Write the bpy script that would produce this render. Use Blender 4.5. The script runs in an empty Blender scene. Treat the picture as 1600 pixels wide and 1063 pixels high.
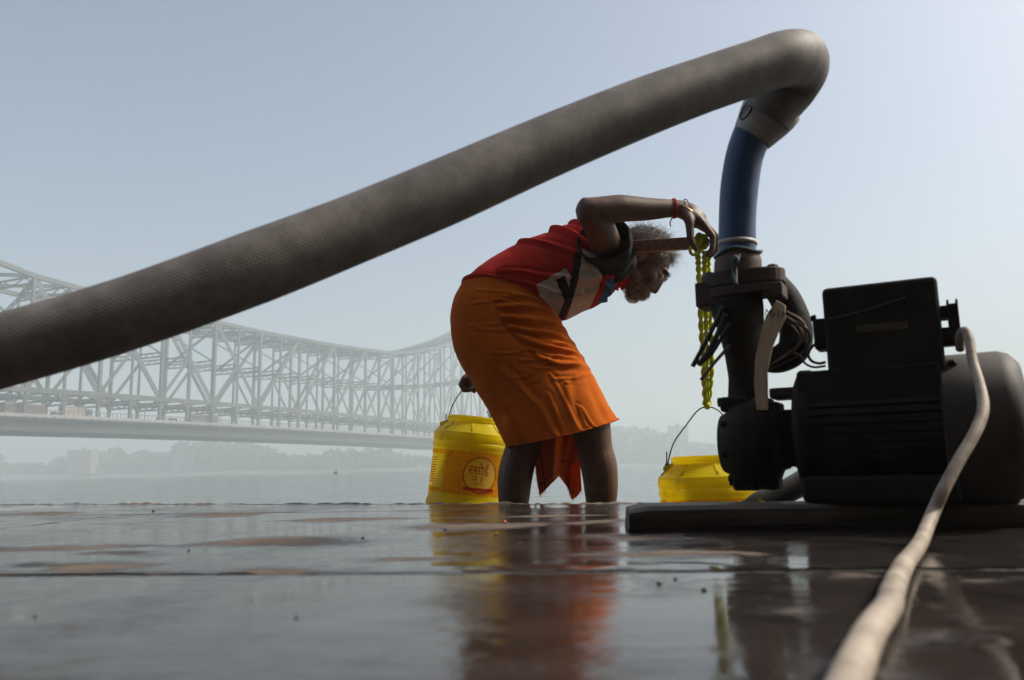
import bpy, bmesh, math, random
import numpy as np
from mathutils import Vector, Matrix, noise as mnoise

random.seed(7); rng = np.random.default_rng(7)
S = bpy.context.scene
COL = S.collection
rad = math.radians

# ------------------------------------------------------------------ camera
FPX = 1244.4                      # focal length in photograph pixels (1600 wide, 28 mm on 36 mm)
PITCH, ROLL = math.atan(200 / FPX), rad(1.05)
EYE = Vector((0, 0, 0.10))
_R = Vector((1, 0, 0)); _F = Vector((0, math.cos(PITCH), math.sin(PITCH))); _U = Vector((0, -math.sin(PITCH), math.cos(PITCH)))
CR = _R * math.cos(ROLL) - _U * math.sin(ROLL)
CU = _R * math.sin(ROLL) + _U * math.cos(ROLL)
cd = bpy.data.cameras.new('camera'); cam = bpy.data.objects.new('camera', cd); COL.objects.link(cam)
cd.lens = 28; cd.sensor_width = 36; cd.clip_start = 0.02; cd.clip_end = 6000
M = Matrix((CR, CU, -_F)).transposed().to_4x4(); M.translation = EYE
cam.matrix_world = M
cd.dof.use_dof = True; cd.dof.focus_distance = 3.0; cd.dof.aperture_fstop = 6.5
S.camera = cam

# ------------------------------------------------------------------ world, sun, exposure
SUN_EL, SUN_AZ = rad(44), rad(82)         # azimuth from +Y (view axis) towards +X (right)
w = bpy.data.worlds.new('World'); S.world = w; w.use_nodes = True
nt = w.node_tree; bgn = nt.nodes['Background']
sky = nt.nodes.new('ShaderNodeTexSky'); sky.sky_type = 'NISHITA'; sky.sun_disc = False
sky.sun_elevation = SUN_EL; sky.sun_rotation = SUN_AZ
sky.air_density = 0.8; sky.dust_density = 4.6; sky.ozone_density = 0.65
nt.links.new(sky.outputs[0], bgn.inputs[0]); bgn.inputs[1].default_value = 0.115
sl = bpy.data.lights.new('sun', 'SUN'); sl.energy = 3.0; sl.angle = rad(6); sl.color = (1, .94, .79)
so = bpy.data.objects.new('sun', sl); COL.objects.link(so)
sd = Vector((math.sin(SUN_AZ) * math.cos(SUN_EL), math.cos(SUN_AZ) * math.cos(SUN_EL), math.sin(SUN_EL)))
so.rotation_euler = sd.to_track_quat('Z', 'Y').to_euler(); so.location = (20, 20, 40)
S.view_settings.view_transform = 'Standard'; S.view_settings.look = 'None'
S.view_settings.exposure = 0.66; S.view_settings.gamma = 1; S.view_settings.use_curve_mapping = False
S.render.engine = 'CYCLES'
S.cycles.use_denoising = True; S.cycles.max_bounces = 8; S.cycles.volume_bounces = 1
S.cycles.sample_clamp_indirect = 6.0; S.cycles.caustics_reflective = False; S.cycles.caustics_refractive = False

# ------------------------------------------------------------------ helpers
def ray(px, py):
    return (CR * (px - 800) + CU * (531.5 - py) + _F * FPX)
def P(px, py, Y):
    d = ray(px, py); return EYE + d * (Y / d.y)
def G(px, py, z=0.0):
    d = ray(px, py); return EYE + d * ((z - EYE.z) / d.z)
def project(p):
    v = Vector(p) - EYE
    return 800 + FPX * v.dot(CR) / v.dot(_F), 531.5 - FPX * v.dot(CU) / v.dot(_F)

def tag(o, label=None, cat=None, group=None, kind=None):
    if label: o['label'] = label
    if cat: o['category'] = cat
    if group: o['group'] = group
    if kind: o['kind'] = kind
    return o
def empty(name, loc=(0, 0, 0), rz=0, label=None, cat=None, group=None):
    o = bpy.data.objects.new(name, None); COL.objects.link(o); o.location = loc; o.rotation_euler = (0, 0, rz)
    o.empty_display_size = .1
    bpy.context.view_layer.update()
    return tag(o, label, cat, group)
def link(name, me, mats, parent=None, world=True, smooth=True):
    """link a mesh; world=True: its coordinates are world coordinates even when it has a parent"""
    if not isinstance(mats, (list, tuple)): mats = [mats]
    for m in mats:
        if m: me.materials.append(m)
    if smooth: me.polygons.foreach_set('use_smooth', [True] * len(me.polygons))
    o = bpy.data.objects.new(name, me); COL.objects.link(o)
    if parent is not None:
        o.parent = parent
        if world: o.matrix_parent_inverse = parent_world(parent).inverted()
    return o
def parent_world(o):
    m = Matrix.LocRotScale(o.location, o.rotation_euler, o.scale)
    if o.parent: m = parent_world(o.parent) @ o.matrix_parent_inverse @ m
    return m
def mesh(name, verts, faces, uvs=None):
    me = bpy.data.meshes.new(name); me.from_pydata([tuple(v) for v in verts], [], faces)
    if uvs is not None:
        uv = me.uv_layers.new(name='uv'); flat = np.array(uvs, dtype=np.float32).reshape(-1)
        uv.data.foreach_set('uv', flat)
    me.update(); return me
def join(parts):
    V, F = [], []
    for v, f in parts:
        b = len(V); V += list(v); F += [tuple(i + b for i in q) for q in f]
    return V, F
def catmull(pts, n):
    pts = [np.array(p, float) for p in pts]
    if len(pts) == 2: return [pts[0] + (pts[1] - pts[0]) * t for t in np.linspace(0, 1, n)]
    q = [2 * pts[0] - pts[1]] + pts + [2 * pts[-1] - pts[-2]]
    out = []
    segs = len(pts) - 1
    for k in range(n):
        t = k / (n - 1) * segs; i = min(int(t), segs - 1); u = t - i
        a, b, c, d = q[i], q[i + 1], q[i + 2], q[i + 3]
        out.append(.5 * (2 * b + (c - a) * u + (2 * a - 5 * b + 4 * c - d) * u * u + (3 * b - a - 3 * c + d) * u ** 3))
    return out
def tube_data(pts, r, seg=10, caps=True, hemi=False, uv=False):
    """pts: list of 3-vectors; r: scalar, list of scalars or of (a, b) radii"""
    pts = [np.array(p, float) for p in pts]
    n = len(pts)
    rr = [r] * n if np.isscalar(r) else list(r)
    T = []
    for i in range(n):
        t = pts[min(i + 1, n - 1)] - pts[max(i - 1, 0)]; T.append(t / (np.linalg.norm(t) + 1e-12))
    if hemi:
        ra = lambda x: x if np.isscalar(x) else min(x)
        sc = lambda x, k: x * k if np.isscalar(x) else (x[0] * k, x[1] * k)
        hp, hr, ht = [], [], []
        for a in (10, 40, 65):
            hp.append(pts[0] - T[0] * ra(rr[0]) * math.cos(rad(a))); hr.append(sc(rr[0], math.sin(rad(a)))); ht.append(T[0])
        ep, er, et = [], [], []
        for a in (65, 40, 10):
            ep.append(pts[-1] + T[-1] * ra(rr[-1]) * math.cos(rad(a))); er.append(sc(rr[-1], math.sin(rad(a)))); et.append(T[-1])
        pts = hp + pts + ep; rr = hr + rr + er; T = ht + T + et; n = len(pts)
    ref = np.array((0, 0, 1.)) if abs(T[0][2]) < .9 else np.array((0, 1., 0))
    N = ref - T[0] * ref.dot(T[0]); N /= np.linalg.norm(N)
    V, F, UV, L = [], [], [], 0.0
    ls = []
    for i in range(n):
        N = N - T[i] * N.dot(T[i]); N /= np.linalg.norm(N) + 1e-12
        B = np.cross(T[i], N)
        a, b = (rr[i], rr[i]) if np.isscalar(rr[i]) else rr[i]
        if i: L += np.linalg.norm(pts[i] - pts[i - 1])
        ls.append(L)
        for j in range(seg):
            th = 2 * math.pi * j / seg
            V.append(pts[i] + N * (a * math.cos(th)) + B * (b * math.sin(th)))
    for i in range(n - 1):
        for j in range(seg):
            k = (j + 1) % seg
            F.append((i * seg + j, i * seg + k, (i + 1) * seg + k, (i + 1) * seg + j))
            if uv: UV += [(ls[i], j / seg), (ls[i], (j + 1) / seg), (ls[i + 1], (j + 1) / seg), (ls[i + 1], j / seg)]
    if caps or hemi:
        F.append(tuple(range(seg - 1, -1, -1))); F.append(tuple((n - 1) * seg + j for j in range(seg)))
        if uv: UV += [(0, 0)] * (2 * seg)
    return (V, F, UV) if uv else (V, F)
def tube(name, pts, r, mat, parent=None, seg=10, n=None, hemi=False, uv=False, world=True):
    if n:
        if not np.isscalar(r):
            m = len(pts); k = np.linspace(0, m - 1, n)
            if np.isscalar(r[0]): r = list(np.interp(k, range(m), r))
            else: r = list(zip(np.interp(k, range(m), [x[0] for x in r]), np.interp(k, range(m), [x[1] for x in r])))
        pts = catmull(pts, n)
    d = tube_data(pts, r, seg, True, hemi, uv)
    return link(name, mesh(name, d[0], d[1], d[2] if uv else None), mat, parent, world)
def ell_data(c, ax, seg=20, rings=12):
    """ellipsoid: centre c, ax = three half-axis vectors"""
    c = np.array(c); ax = [np.array(a) for a in ax]
    V = [c + ax[2]]; F = []
    for i in range(1, rings):
        ph = math.pi * i / rings
        for j in range(seg):
            th = 2 * math.pi * j / seg
            V.append(c + ax[0] * math.sin(ph) * math.cos(th) + ax[1] * math.sin(ph) * math.sin(th) + ax[2] * math.cos(ph))
    V.append(c - ax[2])
    for j in range(seg):
        k = (j + 1) % seg
        F.append((0, 1 + j, 1 + k)); F.append((len(V) - 1, 1 + (rings - 2) * seg + k, 1 + (rings - 2) * seg + j))
        for i in range(rings - 2):
            a = 1 + i * seg; b = a + seg
            F.append((a + j, b + j, b + k, a + k))
    return V, F
def box_data(lo, hi):
    x0, y0, z0 = lo; x1, y1, z1 = hi
    V = [(x0, y0, z0), (x1, y0, z0), (x1, y1, z0), (x0, y1, z0), (x0, y0, z1), (x1, y0, z1), (x1, y1, z1), (x0, y1, z1)]
    return V, [(3, 2, 1, 0), (4, 5, 6, 7), (0, 1, 5, 4), (1, 2, 6, 5), (2, 3, 7, 6), (3, 0, 4, 7)]
def bar_data(a, b, wx, wy, up=(0, 0, 1)):
    """rectangular bar from a to b"""
    a, b = np.array(a, float), np.array(b, float); t = b - a; t /= np.linalg.norm(t)
    u = np.array(up, float)
    if abs(t.dot(u)) > .98: u = np.array((0.4337, .901, 0))
    s = np.cross(t, u); s /= np.linalg.norm(s); u = np.cross(s, t)
    V = []
    for p in (a, b):
        for i, j in ((-1, -1), (1, -1), (1, 1), (-1, 1)): V.append(p + s * wx / 2 * i + u * wy / 2 * j)
    return V, [(3, 2, 1, 0), (4, 5, 6, 7), (0, 1, 5, 4), (1, 2, 6, 5), (2, 3, 7, 6), (3, 0, 4, 7)]
def bevel_mesh(name, V, F, width, seg=2):
    bm = bmesh.new(); vs = [bm.verts.new(tuple(v)) for v in V]
    for f in F: bm.faces.new([vs[i] for i in f])
    bmesh.ops.recalc_face_normals(bm, faces=bm.faces)
    bmesh.ops.bevel(bm, geom=[e for e in bm.edges if len(e.link_faces) == 2 and e.calc_face_angle(0) > rad(25)], offset=width, segments=seg, affect='EDGES', profile=.5, clamp_overlap=True)
    me = bpy.data.meshes.new(name); bm.to_mesh(me); bm.free(); return me
def bbox(name, lo, hi, bevel, mat, parent=None, world=False, seg=2):
    V, F = box_data(lo, hi); return link(name, bevel_mesh(name, V, F, bevel, seg), mat, parent, world, smooth=False)
def prism(name, outline, dvec, mat, parent=None, bevel=0.001, world=False):
    """outline: 3D points in a plane, extruded along dvec"""
    n = len(outline); V = [Vector(p) for p in outline] + [Vector(p) + Vector(dvec) for p in outline]
    F = [tuple(range(n - 1, -1, -1)), tuple(range(n, 2 * n))] + [(i, (i + 1) % n, n + (i + 1) % n, n + i) for i in range(n)]
    me = bevel_mesh(name, V, F, bevel, 2) if bevel else mesh(name, V, F)
    return link(name, me, mat, parent, world, smooth=False)
def lathe_data(prof, seg=48, axis='z', c=(0, 0, 0), ring_closed=False):
    V, F = [], []
    for r, h in prof:
        for j in range(seg):
            th = 2 * math.pi * j / seg; a, b = r * math.cos(th), r * math.sin(th)
            V.append({'z': (c[0] + a, c[1] + b, c[2] + h), 'x': (c[0] + h, c[1] + a, c[2] + b)}[axis])
    n = len(prof)
    for i in range(n - 1):
        for j in range(seg):
            k = (j + 1) % seg; F.append((i * seg + j, i * seg + k, (i + 1) * seg + k, (i + 1) * seg + j))
    if not ring_closed:
        F.append(tuple(range(seg - 1, -1, -1))); F.append(tuple((n - 1) * seg + j for j in range(seg)))
    return V, F
def lathe(name, prof, mat, parent=None, seg=48, axis='z', c=(0, 0, 0), world=False, ring_closed=False, smooth=True):
    V, F = lathe_data(prof, seg, axis, c, ring_closed)
    return link(name, mesh(name, V, F), mat, parent, world, smooth)
def sharp(o, ang=35):
    o.data.set_sharp_from_angle(angle=rad(ang)); return o

# ------------------------------------------------------------------ materials
def new_mat(name):
    m = bpy.data.materials.new(name); m.use_nodes = True
    return m, m.node_tree, m.node_tree.nodes['Principled BSDF']
def noise_node(t, scale, detail=6, rough=.6, coord='Object', vec=None, mapscale=None):
    tc = t.nodes.new('ShaderNodeTexCoord'); n = t.nodes.new('ShaderNodeTexNoise')
    n.inputs['Scale'].default_value = scale; n.inputs['Detail'].default_value = detail; n.inputs['Roughness'].default_value = rough
    src = tc.outputs[coord]
    if mapscale:
        mp = t.nodes.new('ShaderNodeMapping'); mp.inputs['Scale'].default_value = mapscale; t.links.new(src, mp.inputs[0]); src = mp.outputs[0]
    t.links.new(src, n.inputs['Vector']); return n
def ramp(t, src, stops):
    r = t.nodes.new('ShaderNodeValToRGB'); e = r.color_ramp.elements
    while len(e) < len(stops): e.new(.5)
    for k, (p, c) in enumerate(stops): e[k].position = p; e[k].color = (*c, 1) if len(c) == 3 else c
    t.links.new(src, r.inputs[0]); return r
def bump(t, src, strength, dist, prev=None):
    b = t.nodes.new('ShaderNodeBump'); b.inputs['Strength'].default_value = strength; b.inputs['Distance'].default_value = dist
    t.links.new(src, b.inputs['Height'])
    if prev: t.links.new(prev.outputs[0], b.inputs['Normal'])
    return b
def mat(name, c1, c2=None, rough=.6, scale=20, metal=0, bmp=.3, bdist=.002, spec=.5, lo=.35, hi=.65, r2=None, bscale=None, mapscale=None):
    m, t, b = new_mat(name)
    n = noise_node(t, scale, mapscale=mapscale)
    r = ramp(t, n.outputs['Fac'], [(lo, c1), (hi, c2 or c1)]); t.links.new(r.outputs[0], b.inputs['Base Color'])
    b.inputs['Roughness'].default_value = rough; b.inputs['Metallic'].default_value = metal; b.inputs['Specular IOR Level'].default_value = spec
    if r2 is not None:
        rr = ramp(t, n.outputs['Fac'], [(lo, (rough,) * 3), (hi, (r2,) * 3)]); t.links.new(rr.outputs[0], b.inputs['Roughness'])
    if bmp:
        n2 = noise_node(t, bscale or scale * 3); t.links.new(bump(t, n2.outputs['Fac'], bmp, bdist).outputs[0], b.inputs['Normal'])
    return m
def cloth(name, c1, c2, weave=900, trans=.3, scale=9, bmp=.25):
    m, t, b = new_mat(name)
    n = noise_node(t, scale, 5, .6); r = ramp(t, n.outputs['Fac'], [(.3, c1), (.7, c2)])
    nf = noise_node(t, weave, 2, .5); b.inputs['Roughness'].default_value = .9; b.inputs['Specular IOR Level'].default_value = .15
    b.inputs['Sheen Weight'].default_value = 0.0
    b1 = bump(t, nf.outputs['Fac'], bmp, .0015); n3 = noise_node(t, 42, 4, .6); b2 = bump(t, n3.outputs['Fac'], .25, .006, b1)
    t.links.new(b2.outputs[0], b.inputs['Normal']); t.links.new(r.outputs[0], b.inputs['Base Color'])
    tr = t.nodes.new('ShaderNodeBsdfTranslucent'); t.links.new(r.outputs[0], tr.inputs[0]); t.links.new(b2.outputs[0], tr.inputs['Normal'])
    mx = t.nodes.new('ShaderNodeMixShader'); mx.inputs[0].default_value = trans
    t.links.new(b.outputs[0], mx.inputs[1]); t.links.new(tr.outputs[0], mx.inputs[2])
    t.links.new(mx.outputs[0], t.nodes['Material Output'].inputs['Surface']); return m

MT = {}
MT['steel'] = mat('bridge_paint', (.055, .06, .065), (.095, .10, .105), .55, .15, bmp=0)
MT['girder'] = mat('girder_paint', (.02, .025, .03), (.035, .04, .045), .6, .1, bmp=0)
MT['parapet'] = mat('parapet_paint', (.20, .195, .19), (.28, .27, .26), .6, .2, bmp=0)
MT['iron'] = mat('pump_cast_iron', (.008, .007, .0055), (.036, .024, .017), .65, 30, lo=.45, hi=.75, spec=.22, bmp=.5, bdist=.002, r2=.8, bscale=160)
MT['motor'] = mat('motor_paint', (.007, .0065, .005), (.028, .022, .016), .6, 20, bmp=.4, bdist=.0015, r2=.8, bscale=170, lo=.45, hi=.75, spec=.22)
MT['motor_cover'] = mat('fan_cover_paint', (.016, .012, .009), (.05, .037, .029), .6, 12, bmp=.3, bdist=.001, r2=.8, bscale=150)
MT['plate'] = mat('tarnished_name_plate', (.035, .026, .010), (.07, .05, .02), .6, 120, bmp=.2, bdist=.001)
MT['rust'] = mat('rusty_flange', (.03, .018, .013), (.06, .036, .027), .7, 40, bmp=.5, bdist=.002, bscale=200)
MT['bluepipe'] = mat('blue_plastic_pipe', (.018, .05, .13), (.03, .075, .18), .28, 18, bmp=.1, bdist=.001, r2=.5)
MT['coupling'] = mat('grey_coupling', (.26, .25, .25), (.38, .36, .35), .5, 30, bmp=.2, bdist=.001)
MT['rubber'] = mat('black_rubber', (.014, .013, .013), (.03, .028, .026), .45, 30, bmp=.3, bdist=.001)
MT['tape'] = mat('wrapped_black_tape', (.010, .0095, .009), (.02, .018, .016), .75, 30, bmp=.6, bdist=.003, bscale=90, spec=.25)
MT['sleeve_rubber'] = mat('brown_rubber_sleeve', (.06, .035, .025), (.10, .06, .045), .6, 30, bmp=.4, bdist=.002)
MT['clamp'] = mat('clamp_band', (.35, .32, .27), (.45, .42, .36), .5, 40, bmp=.2, bdist=.001)
MT['cable'] = mat('cream_cable', (.17, .135, .105), (.40, .33, .265), .6, 35, bmp=.4, bdist=.001, bscale=220, lo=.3, hi=.6)
MT['tagwood'] = mat('tag_wood', (.42, .31, .20), (.55, .42, .28), .75, 22, bmp=.4, bdist=.001, mapscale=(6, 6, .8))
MT['ink'] = mat('black_ink', (.012, .012, .012), None, .6, 20, bmp=0)
MT['pole'] = mat('pole_wood', (.17, .065, .032), (.30, .125, .065), .5, 22, bmp=.3, bdist=.001, mapscale=(.6, 6, 6))
MT['plank'] = mat('weathered_timber', (.035, .028, .021), (.085, .066, .05), .6, 14, bmp=.6, bdist=.003, mapscale=(.5, 8, 8))
MT['wire'] = mat('steel_wire', (.06, .05, .045), (.12, .1, .09), .45, 50, metal=.6, bmp=0)
MT['wire_copper'] = mat('brown_wire', (.11, .075, .05), (.2, .14, .1), .5, 50, bmp=0)
MT['gold'] = mat('brass_bangle', (.72, .52, .22), (.8, .6, .28), .3, 50, metal=1, bmp=0)
MT['redthread'] = cloth('red_thread', (.4, .03, .02), (.55, .05, .03), trans=0)
MT['bluestring'] = mat('blue_grey_string', (.035, .06, .075), (.08, .12, .14), .8, 60, bmp=.3)
MT['rope'] = mat('yellow_green_rope', (.50, .56, .01), (.70, .74, .03), .5, 60, bmp=.3, bdist=.001, bscale=500)
MT['pebble'] = mat('pebble_stone', (.05, .04, .035), (.16, .13, .11), .5, 60, bmp=.4)
MT['petal'] = mat('orange_petal', (.6, .11, .01), (.7, .15, .015), .6, 60, bmp=0)
MT['skin'] = mat('brown_skin', (.075, .036, .024), (.13, .063, .042), .48, 30, bmp=.35, bdist=.002, bscale=130, r2=.6)
MT['hair_dark'] = mat('grey_brown_hair', (.03, .025, .02), (.17, .14, .12), .55, 18, bmp=0)
MT['hair_grey'] = mat('grey_hair', (.22, .19, .17), (.50, .46, .42), .55, 30, bmp=0)
MT['beard_grey'] = mat('grey_beard_hair', (.30, .27, .25), (.70, .66, .62), .55, 40, bmp=0)
MT['eye'] = mat('eye_white', (.6, .55, .5), None, .2, 10, bmp=0)
MT['red'] = cloth('red_jersey', (.42, .022, .016), (.55, .035, .022), trans=.25)
MT['white'] = cloth('off_white_jersey', (.60, .53, .48), (.72, .66, .60), trans=.2)
MT['black'] = cloth('charcoal_jersey', (.022, .024, .022), (.035, .037, .035), trans=.1)
MT['blue'] = cloth('blue_print', (.03, .09, .2), (.05, .13, .27), trans=.1)
MT['orange'] = cloth('orange_cotton', (.50, .104, .005), (.66, .148, .007), weave=700, trans=.28)
MT['stripe'] = cloth('dark_border_stripe', (.12, .05, .06), (.18, .08, .09), trans=.2)
MT['concrete'] = mat('far_building_wall', (.24, .22, .20), (.30, .27, .24), .8, .2, bmp=0)
MT['pinkwall'] = mat('far_building_pink_wall', (.24, .17, .14), (.30, .22, .18), .8, .2, bmp=0)
MT['glassdark'] = mat('far_window', (.05, .06, .07), None, .2, 1, bmp=0)
MT['bank'] = mat('river_bank', (.12, .11, .085), (.18, .16, .12), .9, .05, bmp=0)
MT['leaf'] = mat('far_foliage', (.035, .06, .025), (.07, .10, .045), .8, .08, bmp=0)
MT['asphalt'] = mat('deck_asphalt', (.05, .05, .05), (.07, .07, .07), .8, .5, bmp=0)

def plastic(name, c1, c2, trans):
    m, t, b = new_mat(name); n = noise_node(t, 22, 7, .7); r = ramp(t, n.outputs['Fac'], [(.28, tuple(x * .55 for x in c1)), (.40, c1), (.7, c2)])
    t.links.new(r.outputs[0], b.inputs['Base Color']); b.inputs['Roughness'].default_value = .32
    n2 = noise_node(t, 60, 3); bb = bump(t, n2.outputs['Fac'], .08, .002); t.links.new(bb.outputs[0], b.inputs['Normal'])
    tr = t.nodes.new('ShaderNodeBsdfTranslucent'); t.links.new(r.outputs[0], tr.inputs[0])
    mx = t.nodes.new('ShaderNodeMixShader'); mx.inputs[0].default_value = trans
    t.links.new(b.outputs[0], mx.inputs[1]); t.links.new(tr.outputs[0], mx.inputs[2])
    t.links.new(mx.outputs[0], t.nodes['Material Output'].inputs['Surface']); return m
MT['bucket'] = plastic('yellow_bucket_plastic', (.82, .70, .003), (.90, .80, .005), .62)
def ink_film(name, stops=None, col=None, body=.12):
    """translucent printing ink: a thin film that tints the plastic behind it"""
    m, t, b = new_mat(name); t.nodes.remove(b)
    tp_ = t.nodes.new('ShaderNodeBsdfTransparent'); df = t.nodes.new('ShaderNodeBsdfDiffuse'); mx = t.nodes.new('ShaderNodeMixShader'); mx.inputs[0].default_value = body
    if stops:
        n = noise_node(t, 30, 3, .55); n.inputs['Distortion'].default_value = 2.6
        v = noise_node(t, 70, 2, .5); v.inputs['Distortion'].default_value = 3.0
        ad = t.nodes.new('ShaderNodeMath'); ad.operation = 'ADD'; t.links.new(n.outputs['Fac'], ad.inputs[0]); t.links.new(v.outputs['Fac'], ad.inputs[1])
        hf = t.nodes.new('ShaderNodeMath'); hf.operation = 'MULTIPLY'; hf.inputs[1].default_value = .5; t.links.new(ad.outputs[0], hf.inputs[0])
        r = ramp(t, hf.outputs[0], stops); t.links.new(r.outputs[0], tp_.inputs[0]); t.links.new(r.outputs[0], df.inputs[0])
    else: tp_.inputs[0].default_value = (*col, 1); df.inputs[0].default_value = (*col, 1)
    t.links.new(tp_.outputs[0], mx.inputs[1]); t.links.new(df.outputs[0], mx.inputs[2]); t.links.new(mx.outputs[0], t.nodes['Material Output'].inputs['Surface']); return m
MT['print'] = ink_film('orange_floral_print', [(.42, (1, .93, .1)), (.455, (.92, .46, .05)), (.48, (.80, .26, .04)), (.505, (1, .86, .1)), (.55, (1, .80, .1)), (.585, (.85, .34, .05))], None, .05)
MT['bannerred'] = ink_film('red_banner_print', None, (.62, .13, .15))
MT['letterred'] = ink_film('red_letter_print', None, (.52, .07, .10))
MT['emblem'] = ink_film('pale_emblem_print', None, (1, .93, .9), .05)


def hose_mat():
    m, t, b = new_mat('braided_grey_hose')
    uv = t.nodes.new('ShaderNodeUVMap'); sep = t.nodes.new('ShaderNodeSeparateXYZ'); t.links.new(uv.outputs[0], sep.inputs[0])
    def math_(op, a, bb=None):
        n = t.nodes.new('ShaderNodeMath'); n.operation = op
        for k, x in enumerate((a, bb)):
            if x is None: continue
            if isinstance(x, (int, float)): n.inputs[k].default_value = x
            else: t.links.new(x, n.inputs[k])
        return n.outputs[0]
    u = math_('MULTIPLY', sep.outputs[0], 2 * math.pi / .0115); v = math_('MULTIPLY', sep.outputs[1], 2 * math.pi * 21)
    a = math_('SINE', math_('ADD', u, v)); c = math_('SINE', math_('SUBTRACT', u, v))
    h = math_('MAXIMUM', math_('POWER', math_('ABSOLUTE', a), 3.0), math_('POWER', math_('ABSOLUTE', c), 3.0))
    n = noise_node(t, 16, 7, .65); n2 = noise_node(t, 5, 4)
    r1 = ramp(t, n.outputs['Fac'], [(.25, (.05, .043, .038)), (.5, (.125, .112, .103)), (.75, (.25, .232, .22))])
    mx = t.nodes.new('ShaderNodeMix'); mx.data_type = 'RGBA'; mx.inputs[7].default_value = (.24, .22, .21, 1)
    t.links.new(math_('MULTIPLY', h, .34), mx.inputs[0]); t.links.new(r1.outputs[0], mx.inputs[6]); t.links.new(mx.outputs[2], b.inputs['Base Color'])
    b1 = bump(t, h, .22, .001); b2 = bump(t, n2.outputs['Fac'], .3, .01, b1); t.links.new(b2.outputs[0], b.inputs['Normal'])
    b.inputs['Roughness'].default_value = .62; b.inputs['Specular IOR Level'].default_value = .35; return m
MT['hose'] = hose_mat()

def stone_mat():
    """wet stone: the thin water film fills everything below z = 0; the bumps that rise through it are dry"""
    m, t, b = new_mat('wet_paving_stone')
    geo = t.nodes.new('ShaderNodeNewGeometry'); sep = t.nodes.new('ShaderNodeSeparateXYZ'); t.links.new(geo.outputs['Position'], sep.inputs[0])
    n = noise_node(t, 9, 8, .65, coord='Object'); n2 = noise_node(t, 60, 5, .6); n8 = noise_node(t, 22, 6, .65)
    at = t.nodes.new('ShaderNodeAttribute'); at.attribute_name = 'dry'
    def ma(op, a, b_, c=None):
        q = t.nodes.new('ShaderNodeMath'); q.operation = op
        for k, x in enumerate((a, b_, c)):
            if x is None: continue
            if isinstance(x, (int, float)): q.inputs[k].default_value = x
            else: t.links.new(x, q.inputs[k])
        return q.outputs[0]
    val = ma('MULTIPLY_ADD', n2.outputs['Fac'], .5, at.outputs['Fac']); val = ma('MULTIPLY_ADD', n8.outputs['Fac'], .55, val)
    mr = t.nodes.new('ShaderNodeMapRange'); t.links.new(val, mr.inputs[0]); mr.inputs[1].default_value = .86; mr.inputs[2].default_value = 1.22
    dm = t.nodes.new('ShaderNodeMapRange'); t.links.new(val, dm.inputs[0]); dm.inputs[1].default_value = .48; dm.inputs[2].default_value = 1.0
    wetc = ramp(t, n.outputs['Fac'], [(.3, (.018, .014, .0125)), (.7, (.050, .041, .037))])
    dryc = ramp(t, n.outputs['Fac'], [(.3, (.085, .060, .043)), (.7, (.165, .12, .088))])
    mx = t.nodes.new('ShaderNodeMix'); mx.data_type = 'RGBA'
    t.links.new(mr.outputs[0], mx.inputs[0]); t.links.new(wetc.outputs[0], mx.inputs[6]); t.links.new(dryc.outputs[0], mx.inputs[7]); t.links.new(mx.outputs[2], b.inputs['Base Color'])
    wr = ramp(t, n.outputs['Fac'], [(.36, (.03,) * 3), (.56, (.07,) * 3), (.72, (.2,) * 3)])
    dr = t.nodes.new('ShaderNodeMix'); dr.data_type = 'RGBA'; t.links.new(dm.outputs[0], dr.inputs[0]); t.links.new(wr.outputs[0], dr.inputs[6]); dr.inputs[7].default_value = (.32, .32, .32, 1)
    rm = t.nodes.new('ShaderNodeMix'); rm.data_type = 'RGBA'; t.links.new(mr.outputs[0], rm.inputs[0]); t.links.new(dr.outputs[2], rm.inputs[6]); rm.inputs[7].default_value = (.7, .7, .7, 1)
    t.links.new(rm.outputs[2], b.inputs['Roughness'])
    # fine relief: faint on the film, stronger on dry stone
    pm = noise_node(t, 3.2, 4, .6); pr = ramp(t, pm.outputs['Fac'], [(.40, (.02,) * 3), (.54, (.06,) * 3), (.70, (.20,) * 3)])
    st = t.nodes.new('ShaderNodeMath'); st.operation = 'MULTIPLY_ADD'; t.links.new(dm.outputs[0], st.inputs[0]); st.inputs[1].default_value = .45; t.links.new(pr.outputs[0], st.inputs[2])
    n4 = noise_node(t, 15, 5, .6, mapscale=(.7, 2.4, 1)); n5 = noise_node(t, 110, 4, .6)
    b1 = bump(t, n4.outputs['Fac'], .06, .009); t.links.new(st.outputs[0], b1.inputs['Strength'])
    b2 = bump(t, n5.outputs['Fac'], .05, .0022, b1); t.links.new(st.outputs[0], b2.inputs['Strength'])
    t.links.new(b2.outputs[0], b.inputs['Normal']); b.inputs['IOR'].default_value = 1.36
    return m
MT['stone'] = stone_mat()
MT['mortar'] = mat('dark_wet_joint', (.012, .013, .008), (.035, .031, .024), .12, 30, bmp=.5, bdist=.006, r2=.5)

def water_mat():
    m, t, b = new_mat('river_water')
    b.inputs['Base Color'].default_value = (.12, .14, .15, 1); b.inputs['Roughness'].default_value = .1; b.inputs['IOR'].default_value = 1.33
    n1 = noise_node(t, 1.1, 5, .6, mapscale=(.45, 1.3, 1)); n2 = noise_node(t, .32, 5, .65, mapscale=(.35, 1.2, 1)); n3 = noise_node(t, 5, 3, .55, mapscale=(.5, 1.2, 1))
    b1 = bump(t, n1.outputs['Fac'], .35, .05); b2 = bump(t, n2.outputs['Fac'], .9, .22, b1); b3 = bump(t, n3.outputs['Fac'], .3, .008, b2)
    t.links.new(b3.outputs[0], b.inputs['Normal']); return m
MT['water'] = water_mat()

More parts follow.
